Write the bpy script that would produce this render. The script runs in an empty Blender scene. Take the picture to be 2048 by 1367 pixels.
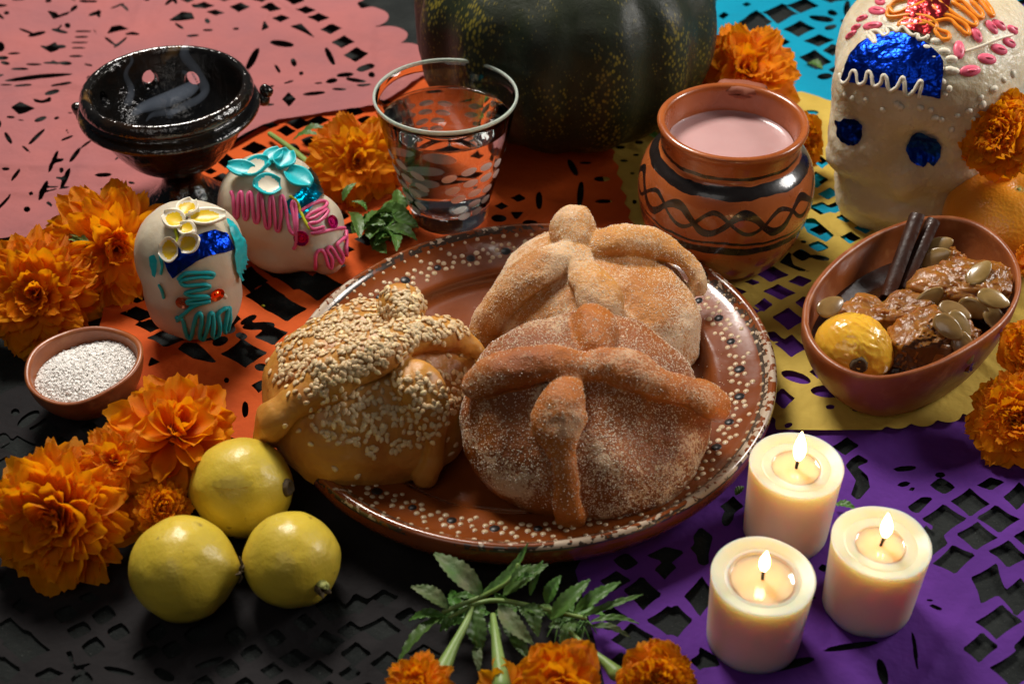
import bpy, bmesh, math, random
import numpy as np
from mathutils import Vector, Matrix, Quaternion, Euler
from mathutils.bvhtree import BVHTree

random.seed(7)
rng = np.random.default_rng(7)
SC = bpy.context.scene
COL = SC.collection
# ---------------------------------------------------------------- camera (1 unit = 10 cm)
FPX, CX, CY = 2865.0, 1024.0, 683.5
PITCH = math.radians(40.0)
DIST = 8.3
CAMP = Vector((0, -DIST * math.cos(PITCH), DIST * math.sin(PITCH)))
cam_data = bpy.data.cameras.new('camera')
cam = bpy.data.objects.new('camera', cam_data)
COL.objects.link(cam)
cam.location = CAMP
cam.rotation_euler = (math.pi / 2 - PITCH, 0, 0)
cam_data.sensor_width = 36.0
cam_data.lens = 36.0 * FPX / 2048.0
cam_data.clip_start = 0.05
cam_data.clip_end = 200
cam_data.dof.use_dof = True
cam_data.dof.focus_distance = 7.75
cam_data.dof.aperture_fstop = 1.0
SC.camera = cam
# ---------------------------------------------------------------- world and lamps
world = bpy.data.worlds.new("World")
SC.world = world
world.use_nodes = True
bg = world.node_tree.nodes['Background']
bg.inputs[0].default_value = (0.55, 0.62, 0.75, 1)
bg.inputs[1].default_value = 0.03
SC.view_settings.view_transform = 'Standard'
SC.view_settings.look = 'None'
SC.view_settings.exposure = 0.2
SC.view_settings.gamma = 1.0


def area(name, loc, target, size, size_y, power, color, spread=180):
    l = bpy.data.lights.new(name, 'AREA')
    l.shape = 'RECTANGLE'
    l.size = size
    l.size_y = size_y
    l.energy = power
    l.color = color
    l.spread = math.radians(spread)
    o = bpy.data.objects.new(name, l)
    COL.objects.link(o)
    o.location = loc
    d = Vector(target) - Vector(loc)
    o.rotation_euler = d.to_track_quat('-Z', 'Y').to_euler()
    return o


area('softbox_behind', (-2.6, 6.0, 10.2), (0.2, 0.3, 0.0), 3.6, 3.0, 1650, (1.0, 0.93, 0.85))
area('softbox_right', (8.5, 1.5, 5.0), (1.2, 0.3, 0.2), 2.6, 2.6, 430, (1.0, 0.95, 0.9))
area('fill_front', (-3.0, -7.5, 9.0), (0.0, 0.0, 0.0), 6.0, 4.0, 88, (1.0, 0.93, 0.86))
# render settings that are the scene's own
SC.cycles.max_bounces = 10
SC.cycles.transparent_max_bounces = 16
SC.cycles.transmission_bounces = 10
SC.cycles.sample_clamp_indirect = 6.0
SC.cycles.use_denoising = True


def raydir(px, py):
    fw = Vector((0, math.cos(PITCH), -math.sin(PITCH)))
    up = Vector((0, math.sin(PITCH), math.cos(PITCH)))
    return (fw * FPX + Vector((1, 0, 0)) * (px - CX) - up * (py - CY)).normalized()


def at(px, py, z=0.0):
    """world point at height z seen at photograph pixel (px, py)"""
    d = raydir(px, py)
    return CAMP + d * ((z - CAMP.z) / d.z)


def at_np(P, z=0.0):
    P = np.asarray(P, float)
    dx = P[:, 0] - CX
    dy = P[:, 1] - CY
    c, s = math.cos(PITCH), math.sin(PITCH)
    D = np.stack([dx, c * FPX - s * dy, -s * FPX - c * dy], 1)
    t = (z - CAMP.z) / D[:, 2]
    return np.array(CAMP)[None, :] + D * t[:, None]


def proj(p):
    v = Vector(p) - CAMP
    c, s = math.cos(PITCH), math.sin(PITCH)
    w = v.y * c - v.z * s
    return CX + FPX * v.x / w, CY - FPX * (v.y * s + v.z * c) / w


# ---------------------------------------------------------------- noise
def _h(ix, iy, iz, seed):
    n = (ix.astype(np.int64) * 374761393 + iy.astype(np.int64) * 668265263 + iz.astype(np.int64) * 2147483647 + seed * 974634777) & 0xFFFFFFFF
    n = ((n ^ (n >> 13)) * 1274126177) & 0xFFFFFFFF
    n = (n ^ (n >> 16)) & 0xFFFFFFFF
    n = (n * 2246822519) & 0xFFFFFFFF
    return ((n ^ (n >> 15)) & 0xFFFFFFFF) / 4294967295.0 * 2 - 1


def vn3(x, y, z, seed=0):
    x, y, z = np.broadcast_arrays(np.asarray(x, float), np.asarray(y, float), np.asarray(z, float))
    ix, iy, iz = np.floor(x), np.floor(y), np.floor(z)
    fx, fy, fz = x - ix, y - iy, z - iz
    fx, fy, fz = [f * f * f * (f * (f * 6 - 15) + 10) for f in (fx, fy, fz)]
    r = 0
    for a in (0, 1):
        for b in (0, 1):
            for c in (0, 1):
                w = (fx if a else 1 - fx) * (fy if b else 1 - fy) * (fz if c else 1 - fz)
                r = r + w * _h(ix + a, iy + b, iz + c, seed)
    return r


def fbm(x, y, z=0.0, scale=1.0, octv=4, seed=0, gain=0.5):
    r, a, s = 0, 1.0, scale
    for o in range(octv):
        r = r + a * vn3(np.asarray(x) * s + 13.7 * o, np.asarray(y) * s + 7.1 * o, np.asarray(z) * s + 3.3 * o, seed + o * 17)
        a *= gain
        s *= 2.03
    return r


# ---------------------------------------------------------------- object helpers
def make_mesh(name, verts, faces, smooth=True, sharp=None):
    me = bpy.data.meshes.new(name)
    V = np.asarray(verts, float)
    me.from_pydata(V.tolist(), [], [list(f) for f in faces])
    if smooth:
        me.polygons.foreach_set('use_smooth', [True] * len(me.polygons))
        if sharp:
            me.set_sharp_from_angle(angle=math.radians(sharp))
    me.update()
    return me


def thing(name, label, cat, loc=(0, 0, 0), group=None):
    o = bpy.data.objects.new(name, None)
    o.empty_display_size = 0.1
    COL.objects.link(o)
    o.location = loc
    o['label'] = label
    o['category'] = cat
    if group:
        o['group'] = group
    return o


def tag(o, label=None, cat=None, group=None, kind=None):
    for k, v in (('label', label), ('category', cat), ('group', group), ('kind', kind)):
        if v:
            o[k] = v
    return o


def root_loc(o):
    l = Vector((0, 0, 0))
    while o is not None:
        l = l + o.location
        o = o.parent
    return l


def mk(name, verts, faces, mat, parent=None, origin=None, smooth=True, sharp=None):
    """mesh object from WORLD-space verts; origin at `origin`, the parent's location, or the base centre"""
    V = np.asarray(verts, float).copy()
    pl = root_loc(parent) if parent is not None else Vector((0, 0, 0))
    if origin is None:
        org = pl if parent is not None else Vector((V[:, 0].mean(), V[:, 1].mean(), V[:, 2].min()))
    else:
        org = Vector(origin)
    V -= np.array(org)[None, :]
    me = make_mesh(name, V, faces, smooth, sharp)
    if mat is not None:
        me.materials.append(mat)
    o = bpy.data.objects.new(name, me)
    COL.objects.link(o)
    if parent is not None:
        o.parent = parent
    o.location = org - pl
    return o


def inst(name, me, parent, M):
    """object sharing mesh data; M is its matrix in parent space"""
    o = bpy.data.objects.new(name, me)
    COL.objects.link(o)
    o.parent = parent
    o.matrix_basis = M
    return o


def join(parts):
    V, Fc, off = [], [], 0
    for v, f in parts:
        v = np.asarray(v, float)
        V.append(v)
        Fc.extend([[i + off for i in g] for g in f])
        off += len(v)
    return np.concatenate(V), Fc


def frame_of(n, up=(0, 0, 1)):
    """3x3 matrix (columns x, y, z) with z along n"""
    n = Vector(n).normalized()
    u = Vector(up)
    if abs(n.dot(u)) > 0.97:
        u = Vector((0, 1, 0))
    x = u.cross(n).normalized()
    y = n.cross(x)
    return Matrix((x, y, n)).transposed()


def rotmat(rx, ry, rz):
    return np.array(Euler((math.radians(rx), math.radians(ry), math.radians(rz))).to_matrix())


# ---------------------------------------------------------------- shapes
def lathe(prof, seg=96, wob=None):
    """prof: list of (r, z). Returns verts, faces around z axis"""
    n = len(prof)
    a = np.linspace(0, 2 * math.pi, seg, endpoint=False)
    V = []
    for r, z in prof:
        V.append(np.stack([r * np.cos(a), r * np.sin(a), np.full(seg, z)], 1))
    V = np.concatenate(V)
    Fc = []
    for i in range(n - 1):
        for j in range(seg):
            k = (j + 1) % seg
            Fc.append((i * seg + j, i * seg + k, (i + 1) * seg + k, (i + 1) * seg + j))
    if wob is not None:
        V = wob(V)
    return V, Fc


def smooth_prof(pts, n=6):
    """Catmull-Rom through 2D/3D pts"""
    P = np.asarray(pts, float)
    Q = np.vstack([2 * P[0] - P[1], P, 2 * P[-1] - P[-2]])
    out = []
    for i in range(1, len(Q) - 2):
        for k in range(n):
            t = k / n
            out.append(0.5 * ((2 * Q[i]) + (-Q[i - 1] + Q[i + 1]) * t + (2 * Q[i - 1] - 5 * Q[i] + 4 * Q[i + 1] - Q[i + 2]) * t * t + (-Q[i - 1] + 3 * Q[i] - 3 * Q[i + 1] + Q[i + 2]) * t ** 3))
    out.append(P[-1])
    return np.array(out)


def usphere(nu=32, nv=20):
    V = [(0, 0, 1)]
    for i in range(1, nv):
        th = math.pi * i / nv
        for j in range(nu):
            ph = 2 * math.pi * j / nu
            V.append((math.sin(th) * math.cos(ph), math.sin(th) * math.sin(ph), math.cos(th)))
    V.append((0, 0, -1))
    Fc = [(0, 1 + j, 1 + (j + 1) % nu) for j in range(nu)]
    for i in range(nv - 2):
        for j in range(nu):
            a = 1 + i * nu + j
            b = 1 + i * nu + (j + 1) % nu
            Fc.append((a, a + nu, b + nu, b))
    last = len(V) - 1
    s = 1 + (nv - 2) * nu
    Fc += [(last, s + (j + 1) % nu, s + j) for j in range(nu)]
    return np.array(V, float), Fc


def ellipsoid(c, r, R=None, nu=32, nv=20):
    V, Fc = usphere(nu, nv)
    V = V * np.array(r)
    if R is not None:
        V = V @ np.asarray(R).T
    return V + np.array(c), Fc


def tube(path, rad, seg=12, flat=1.0, up=(0, 0, 1), cap=True, sub=6, twist=0.0, nrm=None):
    """rounded tube; flat<1 flattens along the `up`-ish direction (or per-point nrm)"""
    P = np.asarray(path, float)
    R = np.asarray(rad, float)
    if np.ndim(R) == 0:
        R = np.full(len(P), float(rad))
    if sub > 1 and len(P) > 1:
        cols = [P, R[:, None]]
        if nrm is not None:
            cols.append(np.asarray(nrm, float))
        S = smooth_prof(np.hstack(cols), sub)
        P, R = S[:, :3], np.maximum(S[:, 3], 1e-4)
        if nrm is not None:
            nrm = S[:, 4:7]
    # rounded ends
    T = np.gradient(P, axis=0)
    T /= np.linalg.norm(T, axis=1)[:, None] + 1e-12
    if cap:
        pre, post = [], []
        for k in (0.12, 0.35, 0.65, 0.88):
            a = math.acos(k)
            pre.append((P[0] - T[0] * R[0] * math.cos(math.asin(k)) , R[0] * k, T[0]))
            post.append((P[-1] + T[-1] * R[-1] * math.cos(math.asin(k)), R[-1] * k, T[-1]))
        post = post[::-1]
        n0 = nrm
        P = np.vstack([[q[0] for q in pre], P, [q[0] for q in post]])
        R = np.concatenate([[q[1] for q in pre], R, [q[1] for q in post]])
        T = np.vstack([[q[2] for q in pre], T, [q[2] for q in post]])
        if nrm is not None:
            nrm = np.vstack([[nrm[0]] * 4, nrm, [nrm[-1]] * 4])
    n = len(P)
    a = np.linspace(0, 2 * math.pi, seg, endpoint=False)
    V = []
    U = np.array(up, float)
    for i in range(n):
        t = T[i]
        if nrm is not None:
            U = nrm[i]
        b = U - t * U.dot(t)
        if np.linalg.norm(b) < 1e-4:
            b = np.cross(t, (1, 0.1, 0))
        b /= np.linalg.norm(b)
        if nrm is None:
            U = b
        s = np.cross(t, b)
        aa = a + twist * i / n
        V.append(P[i] + R[i] * (np.cos(aa)[:, None] * s + flat * np.sin(aa)[:, None] * b))
    V = np.concatenate(V)
    Fc = []
    for i in range(n - 1):
        for j in range(seg):
            k = (j + 1) % seg
            Fc.append((i * seg + j, i * seg + k, (i + 1) * seg + k, (i + 1) * seg + j))
    if cap:
        Fc.append(tuple(range(seg))[::-1])
        Fc.append(tuple(range((n - 1) * seg, n * seg)))
    return V, [tuple(reversed(f)) for f in Fc]


def remesh(parts, voxel=0.02, smooth=8, fac=0.5):
    """voxel union of closed shapes, smoothed -> verts, faces"""
    V, Fc = join(parts)
    me = make_mesh('tmp', V, Fc, False)
    o = bpy.data.objects.new('tmp', me)
    COL.objects.link(o)
    m = o.modifiers.new('r', 'REMESH')
    m.mode = 'VOXEL'
    m.voxel_size = voxel
    if smooth:
        s = o.modifiers.new('s', 'SMOOTH')
        s.iterations = smooth
        s.factor = fac
    return evaluate(o)


def evaluate(o):
    dg = bpy.context.evaluated_depsgraph_get()
    dg.update()
    e = o.evaluated_get(dg)
    me = e.to_mesh()
    V = np.empty(len(me.vertices) * 3)
    me.vertices.foreach_get('co', V)
    V = V.reshape(-1, 3)
    Fc = [tuple(p.vertices) for p in me.polygons]
    e.to_mesh_clear()
    src = o.data
    bpy.data.objects.remove(o)
    bpy.data.meshes.remove(src)
    return V, Fc


def normals_of(V, Fc):
    N = np.zeros_like(V)
    q = [f for f in Fc]
    tri = np.array([(f[0], f[i], f[i + 1]) for f in q for i in range(1, len(f) - 1)])
    n = np.cross(V[tri[:, 1]] - V[tri[:, 0]], V[tri[:, 2]] - V[tri[:, 0]])
    for k in range(3):
        np.add.at(N, tri[:, k], n)
    return N / (np.linalg.norm(N, axis=1)[:, None] + 1e-12)


def bvh_of(*parts):
    V, Fc = join(parts)
    return BVHTree.FromPolygons(V.tolist(), Fc)


def hit(bvh, px, py):
    """where the surface is met along the line of sight from the photographer's place"""
    loc, n, i, d = bvh.ray_cast(CAMP, raydir(px, py))
    return (loc, n) if loc is not None else (None, None)


# ---------------------------------------------------------------- 2D fields and marching squares
def sd_poly(X, Y, P):
    P = np.asarray(P, float)
    d = np.full(X.shape, 1e9)
    s = np.ones(X.shape)
    n = len(P)
    for i in range(n):
        a, b = P[i], P[i - 1]
        ex, ey = b - a
        wx, wy = X - a[0], Y - a[1]
        t = np.clip((wx * ex + wy * ey) / (ex * ex + ey * ey + 1e-12), 0, 1)
        d = np.minimum(d, (wx - ex * t) ** 2 + (wy - ey * t) ** 2)
        c1 = Y >= a[1]
        c2 = Y < b[1]
        c3 = ex * wy > ey * wx
        s = np.where((c1 & c2 & c3) | (~c1 & ~c2 & ~c3), -s, s)
    return s * np.sqrt(d)          # negative inside


_CASES = {}
for _c in range(16):
    ins = [bool(_c >> k & 1) for k in range(4)]
    order = []
    for k in range(4):
        if ins[k]:
            order.append(('c', k))
        if ins[k] != ins[(k + 1) % 4]:
            order.append(('e', k))
    _CASES[_c] = order


def msq(f, X, Y):
    """mesh of the region f>0 on a regular grid -> 2D verts, faces"""
    ny, nx = f.shape
    ins = f > 0
    nid = -np.ones(f.shape, int)
    nid[ins] = np.arange(ins.sum())
    verts = [np.stack([X[ins], Y[ins]], 1)]
    cnt = ins.sum()
    hx = ins[:, 1:] != ins[:, :-1]
    t = np.clip(f[:, :-1] / (f[:, :-1] - f[:, 1:] + 1e-15), 0.02, 0.98)
    xh = X[:, :-1] + (X[:, 1:] - X[:, :-1]) * t
    yh = Y[:, :-1]
    hid = -np.ones(hx.shape, int)
    hid[hx] = cnt + np.arange(hx.sum())
    verts.append(np.stack([xh[hx], yh[hx]], 1))
    cnt += hx.sum()
    vx = ins[1:, :] != ins[:-1, :]
    t = np.clip(f[:-1, :] / (f[:-1, :] - f[1:, :] + 1e-15), 0.02, 0.98)
    yv = Y[:-1, :] + (Y[1:, :] - Y[:-1, :]) * t
    vid = -np.ones(vx.shape, int)
    vid[vx] = cnt + np.arange(vx.sum())
    verts.append(np.stack([X[:-1, :][vx], yv[vx]], 1))
    case = ins[:-1, :-1] * 1 + ins[:-1, 1:] * 2 + ins[1:, 1:] * 4 + ins[1:, :-1] * 8
    corner = [nid[:-1, :-1], nid[:-1, 1:], nid[1:, 1:], nid[1:, :-1]]
    edge = [hid[:-1, :], vid[:, 1:], hid[1:, :], vid[:, :-1]]
    faces = []
    for c in range(1, 16):
        m = case == c
        if not m.any():
            continue
        cols = [(corner if k == 'c' else edge)[i][m] for k, i in _CASES[c]]
        faces += np.stack(cols, 1).tolist()
    return np.concatenate(verts), faces
# ---------------------------------------------------------------- materials
def M(name, col, col2=None, nscale=5.0, nlo=0.35, nhi=0.65, ndetail=4.0, rough=0.5, rough2=None, metal=0.0, sss=0.0,
      sss_r=(1, 0.5, 0.25), sss_s=0.05, coat=0.0, coat_r=0.1, trans=0.0, ior=1.45, spec=0.5, bumps=(), col3=None,
      n3scale=20.0, n3lo=0.55, n3hi=0.6, transl=0.0, transl_col=None, emis=None, emis_s=0.0, sheen=0.0, vary=0.0, n3type='noise', stretch=None):
    m = bpy.data.materials.new(name)
    m.use_nodes = True
    nt = m.node_tree
    N, L = nt.nodes, nt.links
    b = N['Principled BSDF']
    tc = N.new('ShaderNodeTexCoord')
    vec = tc.outputs['Object']
    if stretch:
        mp = N.new('ShaderNodeMapping')
        mp.inputs['Scale'].default_value = stretch
        L.new(vec, mp.inputs[0])
        vec = mp.outputs[0]

    def noise(scale, detail=4.0, kind='noise', rough_=0.55):
        if kind == 'noise':
            n = N.new('ShaderNodeTexNoise')
            n.inputs['Detail'].default_value = detail
            n.inputs['Roughness'].default_value = rough_
            out = n.outputs['Fac']
        elif kind == 'voronoi':
            n = N.new('ShaderNodeTexVoronoi')
            out = n.outputs['Distance']
        else:
            n = N.new('ShaderNodeTexWave')
            n.inputs['Distortion'].default_value = 3
            n.inputs['Detail'].default_value = 3
            out = n.outputs['Fac']
        n.inputs['Scale'].default_value = scale
        L.new(vec, n.inputs['Vector'])
        return out

    def ramp(src, lo, hi):
        r = N.new('ShaderNodeMapRange')
        r.inputs['From Min'].default_value = lo
        r.inputs['From Max'].default_value = hi
        r.clamp = True
        L.new(src, r.inputs['Value'])
        return r.outputs['Result']

    def mix(fac, a, c):
        x = N.new('ShaderNodeMix')
        x.data_type = 'RGBA'
        if isinstance(fac, float):
            x.inputs[0].default_value = fac
        else:
            L.new(fac, x.inputs[0])
        for sock, v in ((x.inputs[6], a), (x.inputs[7], c)):
            if isinstance(v, tuple):
                sock.default_value = (*v, 1)
            else:
                L.new(v, sock)
        return x.outputs[2]

    cur = tuple(col)
    if col2 is not None:
        cur = mix(ramp(noise(nscale, ndetail), nlo, nhi), cur, tuple(col2))
    if col3 is not None:
        cur = mix(ramp(noise(n3scale, 3.0, n3type), n3lo, n3hi), cur, tuple(col3))
    if vary:
        oi = N.new('ShaderNodeObjectInfo')
        hs = N.new('ShaderNodeHueSaturation')
        mr = N.new('ShaderNodeMapRange')
        mr.inputs['To Min'].default_value = 1 - vary
        mr.inputs['To Max'].default_value = 1 + vary
        L.new(oi.outputs['Random'], mr.inputs['Value'])
        L.new(mr.outputs[0], hs.inputs['Value'])
        mr2 = N.new('ShaderNodeMapRange')
        mr2.inputs['To Min'].default_value = 0.5 - vary * 0.03
        mr2.inputs['To Max'].default_value = 0.5 + vary * 0.05
        L.new(oi.outputs['Random'], mr2.inputs['Value'])
        L.new(mr2.outputs[0], hs.inputs['Hue'])
        if isinstance(cur, tuple):
            hs.inputs['Color'].default_value = (*cur, 1)
        else:
            L.new(cur, hs.inputs['Color'])
        cur = hs.outputs[0]
    if isinstance(cur, tuple):
        b.inputs['Base Color'].default_value = (*cur, 1)
    else:
        L.new(cur, b.inputs['Base Color'])
    b.inputs['Roughness'].default_value = rough
    if rough2 is not None:
        r = N.new('ShaderNodeMapRange')
        r.inputs['From Min'].default_value = 0.35
        r.inputs['From Max'].default_value = 0.65
        r.inputs['To Min'].default_value = rough
        r.inputs['To Max'].default_value = rough2
        L.new(noise(nscale * 1.7, 4.0), r.inputs['Value'])
        L.new(r.outputs[0], b.inputs['Roughness'])
    b.inputs['Metallic'].default_value = metal
    b.inputs['IOR'].default_value = ior
    b.inputs['Specular IOR Level'].default_value = spec
    b.inputs['Coat Weight'].default_value = coat
    b.inputs['Coat Roughness'].default_value = coat_r
    b.inputs['Transmission Weight'].default_value = trans
    b.inputs['Sheen Weight'].default_value = sheen
    if sss:
        b.inputs['Subsurface Weight'].default_value = sss
        b.inputs['Subsurface Radius'].default_value = sss_r
        b.inputs['Subsurface Scale'].default_value = sss_s
    if emis:
        b.inputs['Emission Color'].default_value = (*emis, 1)
        b.inputs['Emission Strength'].default_value = emis_s
    prev = None
    for bp in bumps:
        sc, st, dist = bp[:3]
        kind = bp[3] if len(bp) > 3 else 'noise'
        bn = N.new('ShaderNodeBump')
        bn.inputs['Strength'].default_value = st
        bn.inputs['Distance'].default_value = dist
        L.new(noise(sc, 4.0, kind), bn.inputs['Height'])
        if prev:
            L.new(prev, bn.inputs['Normal'])
        prev = bn.outputs[0]
    if prev:
        L.new(prev, b.inputs['Normal'])
        if coat:
            L.new(prev, b.inputs['Coat Normal'])
    if transl:
        tr = N.new('ShaderNodeBsdfTranslucent')
        if transl_col:
            tr.inputs['Color'].default_value = (*transl_col, 1)
        elif isinstance(cur, tuple):
            tr.inputs['Color'].default_value = (*cur, 1)
        else:
            L.new(cur, tr.inputs['Color'])
        ms = N.new('ShaderNodeMixShader')
        ms.inputs[0].default_value = transl
        L.new(b.outputs[0], ms.inputs[1])
        L.new(tr.outputs[0], ms.inputs[2])
        L.new(ms.outputs[0], N['Material Output'].inputs['Surface'])
    return m


def nodes_of(m):
    return m.node_tree.nodes, m.node_tree.links, m.node_tree.nodes['Principled BSDF']


def paper_mat(name, col, col2, transl=0.12, spec=0.25):
    return M(name, col, col2, nscale=1.6, nlo=0.35, nhi=0.65, rough=0.8, spec=spec,
             bumps=((2.5, 0.35, 0.12), (9, 0.3, 0.03), (60, 0.12, 0.004)), transl=transl)


mat_paper = dict(
    pink=paper_mat('pink_paper', (0.40, 0.13, 0.125), (0.33, 0.12, 0.125)),
    orange=paper_mat('orange_paper', (0.62, 0.095, 0.010), (0.50, 0.068, 0.007)),
    yellow=paper_mat('yellow_paper', (0.60, 0.43, 0.085), (0.48, 0.33, 0.055)),
    teal=paper_mat('teal_paper', (0.0, 0.30, 0.46), (0.0, 0.24, 0.38)),
    purple=paper_mat('purple_paper', (0.115, 0.026, 0.26), (0.085, 0.018, 0.20)),
    black=paper_mat('black_paper', (0.020, 0.018, 0.019), (0.014, 0.013, 0.014), 0.02, 0.12),
)
mat_table = M('slate', (0.009, 0.011, 0.011), (0.020, 0.023, 0.022), nscale=2.5, rough=0.85, spec=0.15,
              col3=(0.06, 0.065, 0.06), n3scale=90, n3lo=0.62, n3hi=0.75, bumps=((3, 0.5, 0.06), (45, 0.6, 0.012)))
mat_clay = M('red_clay', (0.32, 0.090, 0.022), (0.23, 0.058, 0.014), nscale=4, rough=0.32, rough2=0.5, coat=0.25, coat_r=0.3,
             col3=(0.40, 0.15, 0.05), n3scale=9, n3lo=0.56, n3hi=0.8, bumps=((14, 0.15, 0.02), (70, 0.1, 0.004)))
mat_clay_matte = M('unglazed_clay', (0.30, 0.09, 0.045), (0.22, 0.06, 0.03), nscale=6, rough=0.6, bumps=((30, 0.25, 0.01),))
mat_orange_petal = M('marigold_petal', (1.0, 0.38, 0.004), (0.96, 0.30, 0.002), nscale=3.0, rough=0.55, spec=0.3, transl=0.5,
                     transl_col=(1.0, 0.44, 0.005), vary=0.12, bumps=((4, 0.35, 0.05, 'wave'),), stretch=(9, 1.0, 1))
mat_yellow_petal = M('golden_marigold_petal', (0.92, 0.38, 0.004), (0.88, 0.29, 0.003), nscale=3.0, rough=0.55, spec=0.3, transl=0.5,
                     transl_col=(0.98, 0.45, 0.01), vary=0.12, bumps=((4, 0.35, 0.05, 'wave'),), stretch=(9, 1.0, 1))
mat_green = M('stem_green', (0.16, 0.26, 0.055), (0.22, 0.33, 0.09), nscale=6, rough=0.45, sss=0.2, sss_s=0.02, bumps=((30, 0.2, 0.01),))
mat_leaf = M('leaf_green', (0.06, 0.15, 0.022), (0.10, 0.20, 0.04), nscale=5, rough=0.45, transl=0.18, vary=0.25, bumps=((16, 0.4, 0.02),))
mat_leaf_dry = M('wilted_leaf', (0.06, 0.12, 0.028), (0.12, 0.13, 0.055), nscale=7, rough=0.6, transl=0.12, vary=0.2, bumps=((16, 0.5, 0.02),))
mat_wax = M('candle_wax', (0.84, 0.66, 0.46), rough=0.42, sss=1.0, sss_r=(1.0, 0.46, 0.2), sss_s=0.40, spec=0.4, coat=0.15, coat_r=0.25,
            bumps=((6, 0.12, 0.02), (40, 0.05, 0.004)))
mat_wax_melt = M('melted_wax', (0.80, 0.59, 0.36), rough=0.06, sss=1.0, sss_r=(1.0, 0.6, 0.3), sss_s=0.2, spec=0.6, coat=0.8, coat_r=0.03)
mat_wick = M('charred_wick', (0.012, 0.01, 0.008), rough=0.9)
mat_guava = M('guava_skin', (0.66, 0.48, 0.04), (0.46, 0.36, 0.045), nscale=2.6, nlo=0.4, nhi=0.8, rough=0.40, rough2=0.5, sss=0.25,
              sss_r=(1, 0.7, 0.15), sss_s=0.03, coat=0.25, coat_r=0.25, col3=(0.30, 0.20, 0.03), n3scale=16, n3lo=0.66, n3hi=0.76,
              bumps=((7, 0.2, 0.04), (24, 0.25, 0.012), (60, 0.15, 0.004)))
mat_bark = M('dry_calyx', (0.05, 0.032, 0.018), (0.11, 0.075, 0.035), nscale=20, rough=0.8, bumps=((40, 0.5, 0.01),))
mat_calyx_green = M('calyx_green', (0.34, 0.36, 0.10), rough=0.6)
mat_sugar = M('white_sugar', (0.74, 0.65, 0.48), (0.62, 0.51, 0.33), nscale=3, rough=0.34, rough2=0.5, sss=0.85, sss_r=(1, 0.75, 0.5), sss_s=0.12,
              coat=0.2, coat_r=0.25, bumps=((7, 0.5, 0.05), (28, 0.35, 0.012)))
mat_sugar_small = M('moulded_sugar', (0.60, 0.53, 0.41), (0.52, 0.45, 0.33), nscale=3, rough=0.42, sss=0.7, sss_r=(1, 0.75, 0.5), sss_s=0.08,
                    bumps=((9, 0.2, 0.03), (60, 0.2, 0.004)))


def icing(name, col):
    return M(name, col, rough=0.35, sss=0.3, sss_r=(1, .7, .5), sss_s=0.02, bumps=((30, 0.15, 0.01),))


mat_ic_white = icing('white_icing', (0.74, 0.68, 0.54))
mat_ic_pink = icing('pink_icing', (0.80, 0.14, 0.22))
mat_ic_hotpink = icing('magenta_icing', (0.62, 0.09, 0.22))
mat_ic_orange = icing('orange_icing', (0.86, 0.28, 0.02))
mat_ic_teal = icing('turquoise_icing', (0.01, 0.42, 0.46))
mat_ic_yellow = icing('yellow_icing', (0.75, 0.50, 0.01))
mat_ic_lime = icing('lime_icing', (0.50, 0.55, 0.02))


def foil(name, col):
    return M(name, col, rough=0.3, metal=1.0, bumps=((4, 0.5, 0.12), (10, 0.25, 0.03)))


mat_foil_blue = foil('blue_foil', (0.004, 0.035, 0.42))
mat_foil_cyan = foil('cyan_foil', (0.0, 0.30, 0.50))
mat_foil_red = foil('red_foil', (0.80, 0.06, 0.07))
mat_gem_magenta = M('magenta_sequin', (0.45, 0.0, 0.12), rough=0.18, metal=0.7)
mat_gem_orange = M('orange_sequin', (0.85, 0.10, 0.01), rough=0.18, metal=0.7)
mat_gem_dull = M('dull_orange_sequin', (0.40, 0.10, 0.04), rough=0.3, metal=0.5)

# petals are deeper orange towards their base
for m_ in (mat_orange_petal, mat_yellow_petal):
    N_, L_, B_ = nodes_of(m_)
    tc_ = N_.new('ShaderNodeTexCoord')
    sx_ = N_.new('ShaderNodeSeparateXYZ')
    L_.new(tc_.outputs['Object'], sx_.inputs[0])
    mr_ = N_.new('ShaderNodeMapRange')
    mr_.inputs['From Min'].default_value = 0.15
    mr_.inputs['From Max'].default_value = 0.75
    mr_.inputs['To Min'].default_value = 0.75
    mr_.inputs['To Max'].default_value = 0.0
    L_.new(sx_.outputs['X'], mr_.inputs['Value'])
    x_ = N_.new('ShaderNodeMix')
    x_.data_type = 'RGBA'
    L_.new(mr_.outputs[0], x_.inputs[0])
    L_.new(B_.inputs['Base Color'].links[0].from_socket, x_.inputs[6])
    x_.inputs[7].default_value = (0.78, 0.15, 0.002, 1)
    L_.new(x_.outputs[2], B_.inputs['Base Color'])
# ================================================================ the table
_n = 60
xs = np.linspace(-14, 14, _n)
ys = np.linspace(-6, 20, _n)
gx, gy = np.meshgrid(xs, ys)
gv = np.stack([gx.ravel(), gy.ravel(), np.zeros(gx.size)], 1)
gf = [(j * _n + i, j * _n + i + 1, (j + 1) * _n + i + 1, (j + 1) * _n + i) for j in range(_n - 1) for i in range(_n - 1)]
tabletop = mk('tabletop', gv, gf, mat_table, origin=(0, 0, 0))
tag(tabletop, kind='structure')


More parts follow.
